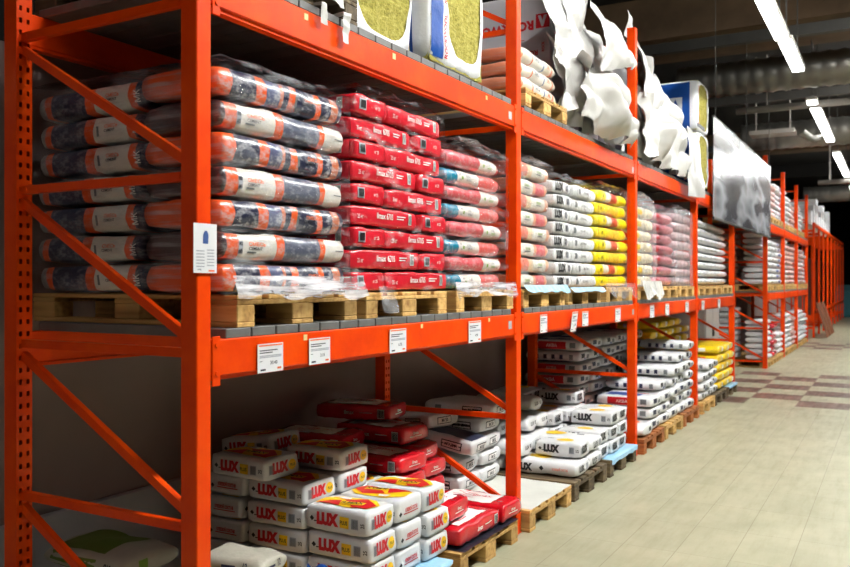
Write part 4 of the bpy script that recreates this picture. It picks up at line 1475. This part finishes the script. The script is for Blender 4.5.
def crumple(name, f, nu, nv, label, m='film_heavy', amp=.06, freq=4, seed=0, cat='plastic film', group=None, ridge=.6):
    b = bm_new()
    rows = []
    for i in range(nu + 1):
        r = []
        for j in range(nv + 1):
            u, v = i / nu, j / nv
            p = Vector(f(u, v))
            q = p * freq + Vector((seed * 3.1, seed, 0))
            n1 = noise.noise_vector(q * .7)
            h1 = abs(noise.noise(q + n1 * .5)); h2 = abs(noise.noise(q * 2.3 + Vector((seed, 1, 9)))); h3 = abs(noise.noise(q * 5.1 + Vector((3, seed, 2))))
            d_ = h1 * 2.8 + h2 * .55 + h3 * .16 - .75
            p = p + n1 * amp * .8 + Vector((1, -.25, .25)) * d_ * amp * ridge * 1.6
            if p.z < ZT + .012: p = Vector((p.x if p.x < -.005 else max(p.x, .012), p.y, max(p.z, ZT + .012) if p.x < -.005 else p.z))
            r.append(b.verts.new(p))
        rows.append(r)
    for i in range(nu):
        for j in range(nv):
            b.faces.new((rows[i][j], rows[i + 1][j], rows[i + 1][j + 1], rows[i][j + 1])).smooth = True
    o = obj(name, b, M[m], None, True)
    return tag(o, label, cat, group)
GF = 'torn white film on the top deck'
M['whitefilm'] = plain('white_film_sheet', (196, 194, 189), .34, .05, 3, 0, .35, 10, .1)
def bend(x0, z0, x1, z1, y0, y1, hang):
    """a sheet that lies from (x0,z0) to the beam edge then hangs down by hang"""
    def f(u, v):
        y = y0 + (y1 - y0) * u
        s = v * 2
        if s < 1: return (x0 + (x1 - x0) * s, y, z0 + (z1 - z0) * s)
        return (x1 + .015, y, z1 - (s - 1) * hang)
    return f
for i, (y, hg, wd) in enumerate(((2.86, .09, .045), (3.02, .13, .05))):
    crumple('film_scrap', bend(-.12, ZT + .02, .012, ZT + .012, y, y + wd, hg), 5, 16, ('short' if i == 0 else 'longer') + ' torn white film tail hanging over the top beam', 'whitefilm', .008, 16, i + 1)
crumple('film_scrap', bend(-.3, ZT + .19, .01, ZT + .17, 2.72, 3.04, .13), 14, 12, 'crumpled pale film hanging off the dark pallet at the near end', 'whitefilm', .012, 9, 4)

# ---- second bay: tilted heap of orange and white bags on a pallet
pallet(-.60, 5.56, ZT, 'old pallet on the top deck under orange and white bags', 'wood', PSH)
LT = .72
M['ow'] = bands('white_orange_sack', (LT, [(0, (232, 150, 110)), (.07, (236, 228, 214)), (.3, (226, 120, 70)), (.33, (236, 230, 220)), (.62, (120, 140, 170)), (.65, (236, 228, 214)), (.85, (232, 130, 80)), (.9, (236, 228, 214))]), .3, .5, .06, .5, .3)
ow2 = []
for s in (151, 152):
    q = Bag('orange_white_bag', LT, .38, .105, M['ow'], s, kc=.4, dome=.06, tap=.2, amp=.01, n=(20, 9, 6))
    q.text('-y', 'СМЕСЬ', .022, -.05, .055, M['greyink'], 1, .02); q.text('-y', 'МК', .03, .18, .055, M['orangeink'], 1, .02)
    ow2.append(q.done())
for k in range(3):
    put_bag('mix_bag', ow2[k % 2], (-.24 - .01 * k, 5.545 + .02 * k, ZT + ZP + .005 + k * .107), R90 + random.uniform(-.02, .02), f'orange and white bag, {nth(k, 3)} of three facing the aisle on the top deck', 'bag', 'orange and white bags on the top deck')
    put_bag('mix_bag', ow2[(k + 1) % 2], (-.66, 5.545 + .02 * k, ZT + ZP + .005 + k * .107), R90, f'orange and white bag, {nth(k, 3)} of three behind the front ones on the top deck', 'bag', 'orange and white bags on the top deck')

# ---- big white insulation packs with red lettering turned upside down
def printed_pack(loc, w, d, h, label, upside=True, rz=0, big='ROCKWOOL'):
    """box-like film-wrapped pack; print on the side facing the camera and on the aisle side"""
    b = bm_new()
    box(b, -d, 0, -w / 2, w / 2, 0, h, 0, .03, 3)
    bv = BVHTree.FromBMesh(b)
    r = pi if upside else 0
    sg = -1 if upside else 1
    def dec(side, geo, s, z, mi, rot=0, lift=.002): decal(b, bv, side, geo, (s, z), mi, lift, rot)
    c = -d / 2
    dec('-y', text_geo(big, .085, 1.0, .05, .05), -.47, h * .58, 1, r)
    dec('-y', rect_geo(.12, .12), -.075, h * .62, 1)
    dec('-y', poly_geo([(-.04, .045), (-.015, .045), (0, .0), (.015, .045), (.04, .045), (.008, -.05), (-.008, -.05)]), -.075, h * .62, 0, 0, .004)
    dec('-y', text_geo('ROCK', .045, 1, .03, .05), -.2, h * .22, 1, r)
    dec('-y', rect_geo(.12, .006), -.3, h * .4, 1)
    for z in (.19, .53, .87):
        if z < h - .16: 
            dec('+x', text_geo('ROCKWOOL', .045, .9, .03, .05), -w / 2 + .09, z, 1, R90)
            dec('-y', text_geo('ROCK', .026, .9, .03, .05), -.07, z, 1, R90)
    o = obj('insulation_pack', b, [M['wrapw2'], M['redink']], None, False, loc, (0, 0, rz))
    for p_ in o.data.polygons: p_.use_smooth = False
    return tag(o, label, 'insulation pack', 'white insulation packs with red print')
M['wrapw2'] = plain('white_pack_wrap', (206, 202, 206), .3, .05, 4, 0, .25, 9, .2)
printed_pack((-.38, 6.98, ZT), .72, .68, .62, 'lower white insulation pack standing behind the torn film in the second bay')
printed_pack((-.38, 6.98, ZT + .623), .72, .68, .66, 'upper white insulation pack with upside-down red lettering in the second bay')
printed_pack((-.34, 7.575, ZT), .42, .64, .98, 'white insulation pack with red upright lettering close before the third post')

# ---- torn white film, second bay
def patch(y0, y1, zt0, zt1, zb0, zb1, x0, x1, belly=.06, pinch=0.0):
    """a film piece between two posts: top edge runs zt0..zt1, lower edge zb0..zb1, x0 at the top, x1 at the bottom"""
    def f(u, v):
        y = y0 + (y1 - y0) * (u + pinch * (v - .5) * (u - .5) * 2)
        a, c = zt0 + (zt1 - zt0) * u, zb0 + (zb1 - zb0) * u
        return (x0 + (x1 - x0) * v + belly * sin(pi * v) * (.4 + .6 * sin(pi * u)), y, a + (c - a) * v)
    return f
crumple('film_sheet', patch(6.30, 7.0, 4.35, 4.15, 3.40, 3.45, -.22, -.12, .05), 26, 36, 'upright piece of torn white film standing against the red-lettered pack', 'whitefilm', .07, 2.0, 11, 'plastic film', GF)
crumple('film_sheet', patch(5.98, 6.75, 3.60, 3.52, 2.93, 3.0, -.16, -.02, .10), 34, 34, 'crumpled white film right of the orange and white bags', 'whitefilm', .085, 2.6, 12, 'plastic film', GF)
crumple('film_sheet', patch(6.72, 7.66, 4.02, 3.72, 3.42, 3.60, -.02, .06, .10, -.2), 40, 32, 'flap of white film sticking out to a corner at the third post', 'whitefilm', .07, 2.2, 14, 'plastic film', GF)
crumple('film_sheet', patch(6.15, 7.45, 3.40, 3.30, 2.88, 2.85, .0, .05, .14), 48, 30, 'low crumpled white film spilling over the beam of the second bay', 'whitefilm', .085, 2.6, 13, 'plastic film', GF)

crumple('film_sheet', patch(5.98, 7.70, 3.95, 3.80, 2.88, 2.86, -.20, -.06, .04), 64, 44, 'broad white film sheet hanging behind the other pieces in the second bay', 'whitefilm', .06, 3.0, 21, 'plastic film', GF)

# ---- third bay: heap under white film, then two blue packs with open ends
printed_pack((-.36, 8.55, ZT), .95, .68, .62, 'white insulation pack mostly hidden by film just past the third post')
printed_pack((-.38, 8.5, ZT + .622), .85, .66, .5, 'upper white pack mostly hidden by film just past the third post')
wool_pack('insulation_pack', (-.26, 9.52, ZT), 0, .7, .78, .6, 'white wool pack half hidden by the film heap, small yellow gap in its wrap', 'white', hole=(.0, .0, .4, .6), seed=5)
crumple('film_sheet', patch(7.99, 10.15, 4.25, 3.45, 3.42, 3.35, -.16, -.03, .06), 70, 34, 'tall heap of white film climbing beside the third post', 'whitefilm', .09, 2.0, 15, 'plastic film', GF)
crumple('film_sheet', patch(7.95, 9.75, 3.46, 3.42, 2.86, 2.84, .0, .05, .07), 64, 32, 'lower folds of white film along the beam past the third post', 'whitefilm', .085, 2.5, 16, 'plastic film', GF)
crumple('film_sheet', patch(9.72, 10.46, 3.44, 3.40, 2.62, 2.66, .06, .10, .03, .25), 24, 30, 'smooth white film sheet hanging down over the beam before the fourth post', 'whitefilm', .014, 2.0, 17, 'plastic film', GF)
crumple('film_sheet', patch(8.03, 10.25, 4.05, 3.40, 2.86, 2.84, -.17, -.06, .04), 84, 44, 'broad white film sheet hanging at the back of the heap past the third post', 'whitefilm', .06, 3.0, 22, 'plastic film', GF)
wool_pack('insulation_pack', (.04, 10.72, ZT), 0, .62, .85, .66, 'lower wool pack with open yellow end by the banner', 'side', hole=(.02, .0, .9, .9), seed=6)
wool_pack('insulation_pack', (.04, 10.72, ZT + .67), 0, .62, .85, .62, 'upper blue-wrapped wool pack with open yellow end by the banner', 'side', hole=(.02, .0, .9, .9), seed=7)
b = bm_new(); bar(b, (.16, 9.85, ZT + .63), (.13, 10.40, ZT + .66), .04, .006, (1, 0, 0))
tag(obj('dark_strap', b, M['navyink']), 'dark strap across the white film below the blue pack', 'strap')

# ================================================================ cards and stickers on the rack
def card(yc, zc, w, h, label, price=None, x=None, tilt=0.0, grp='price cards on the middle beam', lines=True):
    x = PX + .0055 if x is None else x
    t = empty('price_card', (x, yc, zc), (0, 0, 0)); t.rotation_euler = (0, tilt, 0)
    tag(t, label, 'price card', grp)
    b = bm_new(); box(b, 0, .003, -w / 2, w / 2, -h / 2, h / 2); obj('card', b, M['tagw'], t)
    b = bm_new(); F = .0032
    def d(geo, s, z, mi): decal(b, None, '+x', geo, (s, z), mi, .0005, 0, flat=F)
    d(rect_geo(w * .92, h * .05, 9), 0, h * .44, 1)
    for i, (ww, z, mi) in enumerate(((.7, .27, 0), (.5, .19, 0), (.86, .08, 2), (.86, .03, 2))):
        d(rect_geo(w * ww, h * .035, 9), -w * .43 + w * ww / 2, h * z, mi)
    if price: d(text_geo(price, h * .13, 1.0, .02, 0), w * .12, -h * .17, 0)
    d(rect_geo(w * .2, h * .06, 9), -w * .3, -h * .4, 0); d(rect_geo(w * .16, h * .07, 9), w * .34, -h * .38, 1)
    d(rect_geo(w * .1, h * .02, 9), -w * .38, -h * .1, 0)
    obj('print', b, [M['tagdark'], M['orangeink'], M['taggrey']], t)
    return t
zc = 1.352
for yc, z, w, h, p, l in ((2.555, zc - .004, .152, .112, '30.40', 'white price card nearest the first post, priced 30.40'),
                       (2.876, zc, .148, .11, '3.15', 'second white price card from the first post, priced 3.15'),
                       (3.517, zc + .004, .155, .116, '6.75', 'white price card under the red stack'),
                       (4.377, zc + .004, .16, .125, '4.90', 'white price card under the pink and teal stack'),
                       (5.465, zc + .004, .13, .125, None, 'white price card under the peach stack'),
                       (6.355, zc + .004, .14, .115, None, 'white price card under the white lettered stack'),
                       (7.24, zc + .004, .15, .12, None, 'white price card before the third post'),
                       (8.42, zc, .16, .125, None, 'first small price card past the third post'),
                       (9.05, zc, .16, .125, None, 'second small price card past the third post'),
                       (10.02, zc, .16, .125, None, 'third small price card, just before the fourth post'),
                       (10.94, zc, .16, .12, None, 'first small price card in the fourth bay'),
                       (12.04, zc, .16, .12, None, 'second small price card in the fourth bay')):
    card(yc, z, w, h, l, p)
card(6.05, zc - .006, .12, .15, 'tilted price card hanging loose past the second post', '2.45', PX + .022, .12)
# sheet of paper on the first post
t = empty('notice_sheet', (PX + .006, 2.205, 1.765)); tag(t, 'white paper notice with a small blue picture fixed to the first post', 'notice')
b = bm_new(); box(b, 0, .002, -.062, .052, -.088, .088); obj('paper', b, M['tagw'], t)
def notice(nm, items):
    b = bm_new()
    for geo, x_, z_, mi in items: decal(b, None, '+x', geo, (x_, z_), mi, .0005, 0, flat=.0022)
    obj(nm, b, [M['tagdark'], M['orangeink'], M['taggrey'], M['tagblue']], t)
notice('picture', [(poly_geo([(-.013, -.022), (.013, -.022), (.015, .01), (.008, .024), (-.004, .024), (-.012, .01)], 9), -.005, .038, 3)])
notice('printed_text', [(rect_geo(.04, .004, 9), -.03, -.01 - .011 * i, 2) for i in range(6)] + [(rect_geo(.036, .004, 9), .020, -.006 - .011 * i, 2) for i in range(6)])
notice('orange_mark', [(rect_geo(.03, .006, 9), .025, -.08, 1)])
notice('price_text', [(text_geo('6705', .007, 1, .01, 0), -.035, -.076, 0)])
def sticker(y, z, s, label, m='sticker', x=None):
    b = bm_new(); box(b, 0, .0015, -s / 2, s / 2, -s / 2, s / 2)
    tag(obj('sticker', b, M[m], None, False, ((PX + .0005 if x is None else x), y, z)), label, 'sticker', 'small stickers on the beams')
sticker(2.785, ZB[0][1] - .022, .024, 'small cream sticker between the first two price cards')
sticker(3.765, ZB[0][1] - .02, .022, 'small cream sticker beside the price card under the red stack')
sticker(4.585, ZB[0][1] - .02, .022, 'small cream sticker beside the price card under the pink stack')
sticker(2.79, ZB[1][1] - .03, .026, 'small cream sticker on the top beam by the torn film tails')
sticker(3.49, ZB[1][1] - .03, .028, 'cream sticker on the top beam under the left wool pack')
sticker(4.55, ZB[1][1] - .03, .024, 'cream sticker on the top beam under the blue-banded pack')
sticker(4.90, ZB[1][1] - .075, .05, 'grey square sticker on the top beam by the second post', 'taggrey')
sticker(4.90, ZB[0][1] - .065, .05, 'grey square sticker on the middle beam by the second post', 'taggrey')
sticker(7.74, ZB[1][1] - .09, .05, 'grey square sticker on the top beam by the third post', 'taggrey')
sticker(7.74, ZB[0][1] - .07, .05, 'grey square sticker on the middle beam by the third post', 'taggrey')

# ================================================================ banner across the side aisle
b = bm_new(); box(b, .052, .065, 11.35, 16.95, 2.50, 3.80, 0, .002)
t = empty('hanging_banner', (0, 0, 0)); tag(t, 'long glossy grey printed banner hung above the side aisle between the two racks', 'banner')
obj('print_panel', b, banner_mat(), t)
b = bm_new(); box(b, .042, .070, 11.34, 16.96, 2.47, 2.50, 0, .003); obj('lower_rail', b, M['steel'], t)
b = bm_new(); box(b, .042, .070, 11.34, 16.96, 3.80, 3.825, 0, .003); obj('upper_rail', b, M['steel'], t)
for y in (11.5, 14.1, 16.8):
    b = bm_new(); box(b, .052, .060, y - .006, y + .006, 3.826, ZC - .001); obj('hanger', b, M['steel'], t)

# ================================================================ second rack beyond the side aisle
rack('orange pallet rack beyond the side aisle, past the end of the banner', [17.05, 19.85, 22.6, 25.3], ZB, 0)
def far_pal(y, z, label): pallet(-.6, y, z, label, 'wood', PSH, 0, 'pallets in the rack beyond the side aisle')
fw = [simple('far_white_bag', .78, .4, .11, M['gwhite'], s, .5, marks=[lambda b: b.rect('-y', .1, .05, -.2, .05, M['greyink'])]) for s in (161, 162)]
fb = [simple('far_blue_bag', .78, .4, .11, M['gwhite'], 163, .5, marks=[lambda b: b.rect('-y', .36, .09, 0, .055, M['blueink'])])]
M['fpink'] = plain('pinkish_sack', (206, 160, 154), .4, .1, 5, 0, .4, 18, .2)
fp = [simple('far_pink_bag', .78, .4, .11, M['fpink'], 164, .5)]
fr_ = [simple('far_red_bag', .6, .4, .11, M['redbag2'], 165, .4)]
W9 = ['first', 'second', 'third', 'fourth', 'fifth', 'sixth', 'seventh', 'eighth', 'ninth']
GFAR = 'bags in the rack beyond the side aisle'
def far_stack(ms, y, z, n, desc, where, H=.11, x=-.25):
    for k in range(n):
        put_bag('far_bag', ms[k % len(ms)], (x + random.uniform(-.03, .03), y + random.uniform(-.01, .01), z + .004 + k * (H + .002)), R90 + random.uniform(-.03, .03), f'{desc}, {nth(k, n)} in the {where}', 'bag', GFAR)
mid = [(fw, 'far white bag'), (fw, 'far white bag'), (fb, 'blue-printed white bag'), (fw, 'far white bag'), (fp, 'far pinkish bag'), (fp, 'far pinkish bag'), (fw, 'far white bag'), (fp, 'far pinkish bag'), (fw, 'far white bag')]
for i, y in enumerate((17.47, 18.32, 19.2, 20.28, 21.1, 21.95, 23.03, 23.9, 24.75)):
    far_pal(y, ZT - LEV[1] + LEV[0], f'{W9[i]} far pallet on the middle deck beyond the side aisle')
    far_stack(mid[i][0], y, ZM, 8 + (i % 3 == 0), mid[i][1], f'{W9[i]} middle-deck stack beyond the side aisle')
    far_pal(y, .002, f'{W9[i]} far floor pallet beyond the side aisle')
    lo = (fw, fr_, fw, fw, fw, fp, fw, fw, fw)[i]
    far_stack(lo, y, Z0 - .01, (7, 6, 4, 7, 7, 6, 7, 7, 6)[i], ('far white bag', 'far red bag')[lo is fr_], f'{W9[i]} floor stack beyond the side aisle', x=-.22)
    if i < 8:
        far_pal(y, ZT, f'{W9[i]} far pallet on the top deck beyond the side aisle')
        far_stack((fw, fp, fw, fw, fw, fp, fw, fw)[i], y, ZT + ZP, (7, 6, 7, 7, 6, 5, 6, 6)[i], 'far pale bag', f'{W9[i]} top-deck stack beyond the side aisle')
# stacks seen through that rack's end frame
for i, (x, z, n) in enumerate(((-.83, ZM, 9), (-.83, Z0, 9))):
    for k in range(n):
        put_bag('far_bag', fp[0] if i == 0 else fw[k % 2], (x, 17.5, z + .004 + k * .112), 0, f'dim bag, {nth(k, n)} in the {"middle-deck" if i == 0 else "floor"} stack behind the far end frame', 'bag', GFAR, scale=(.62, 1.6, 1) if False else (.66, 1, 1))
# grey cabinet standing in the side aisle
t = empty('grey_cabinet', (-.95, 15.2, 0)); tag(t, 'tall plain grey cabinet standing at the back of the side aisle', 'cabinet')
M['greycab'] = plain('grey_cabinet_paint', (168, 160, 152), .6, .06, 3)
b = bm_new(); box(b, -.3, .27, -.6, .6, .002, 1.42, 0, .008); obj('body', b, M['greycab'], t)
for i in (-1, 1):
    b = bm_new(); box(b, .271, .288, i * .298 - .292, i * .298 + .292, .06, 1.38, 0, .004); d_ = obj('door', b, M['greycab'], t)
    b = bm_new(); box(b, .289, .305, -i * -.05 - .008, -i * -.05 + .008, .7, .84, 0, .003); obj('handle', b, M['steel'], d_)

# ================================================================ rack of upright dividers further on
t = empty('divider_rack', (0, 27.2, 0)); tag(t, 'dense row of tall orange upright dividers at the far end of the aisle', 'rack')
for i in range(9):
    y = i * 1.9
    b = bm_new(); box(b, -.04, .02, y - .055, y + .055, .002, 3.3, 0, .003)
    box(b, -1.02, -.98, y - .03, y + .03, .002, 3.3); box(b, -.98, -.04, y - .015, y + .015, 3.12, 3.2); box(b, -.98, -.04, y - .015, y + .015, .25, .32)
    obj('divider', b, M['orange'], t)
for z in (.72, 3.31):
    b = bm_new(); box(b, -.04, .02, -.1, 15.3, z, z + .09); obj('rail', b, M['orange'], t)
M['brownboard'] = plain('brown_board', (150, 96, 72), .4, .15, 4)
M['palebd'] = plain('pale_board', (206, 196, 186), .5, .1, 4)
for i, y in enumerate((27.55, 28.6, 29.7)):
    b = bm_new(); bar(b, (.36, y, .02), (.06, y, 1.02), .72, .03, (1, 0, 0))
    tag(obj('leaning_board', b, M['brownboard']), ('nearest', 'middle', 'farthest')[i] + ' of three brown boards leaning against the far orange dividers', 'board', 'brown boards leaning on the far dividers')
for i in range(9):
    y = 27.5 + i * .93 + (1.6 if i > 8 else 0)
    b = bm_new(); box(b, -.95, -.1, y, y + .5, 3.37, 3.8 + .25 * ((i * 7) % 3), 0, .02, 2)
    tag(obj('white_pack', b, M['wrapw']), f'{W9[i]} white wrapped pack on top of the far orange dividers', 'pack', 'white packs on the far dividers')
for i in range(4):
    b = bm_new(); box(b, -.4, .3, 43.4 + i * 1.0, 44.2 + i * 1.0, .002, 1.2 + .3 * (i % 2), 0, .02, 2)
    tag(obj('blue_crate', b, M['tealink']), f'{W9[i]} tall blue crate at the far end of the aisle', 'crate', 'blue crates at the far end')
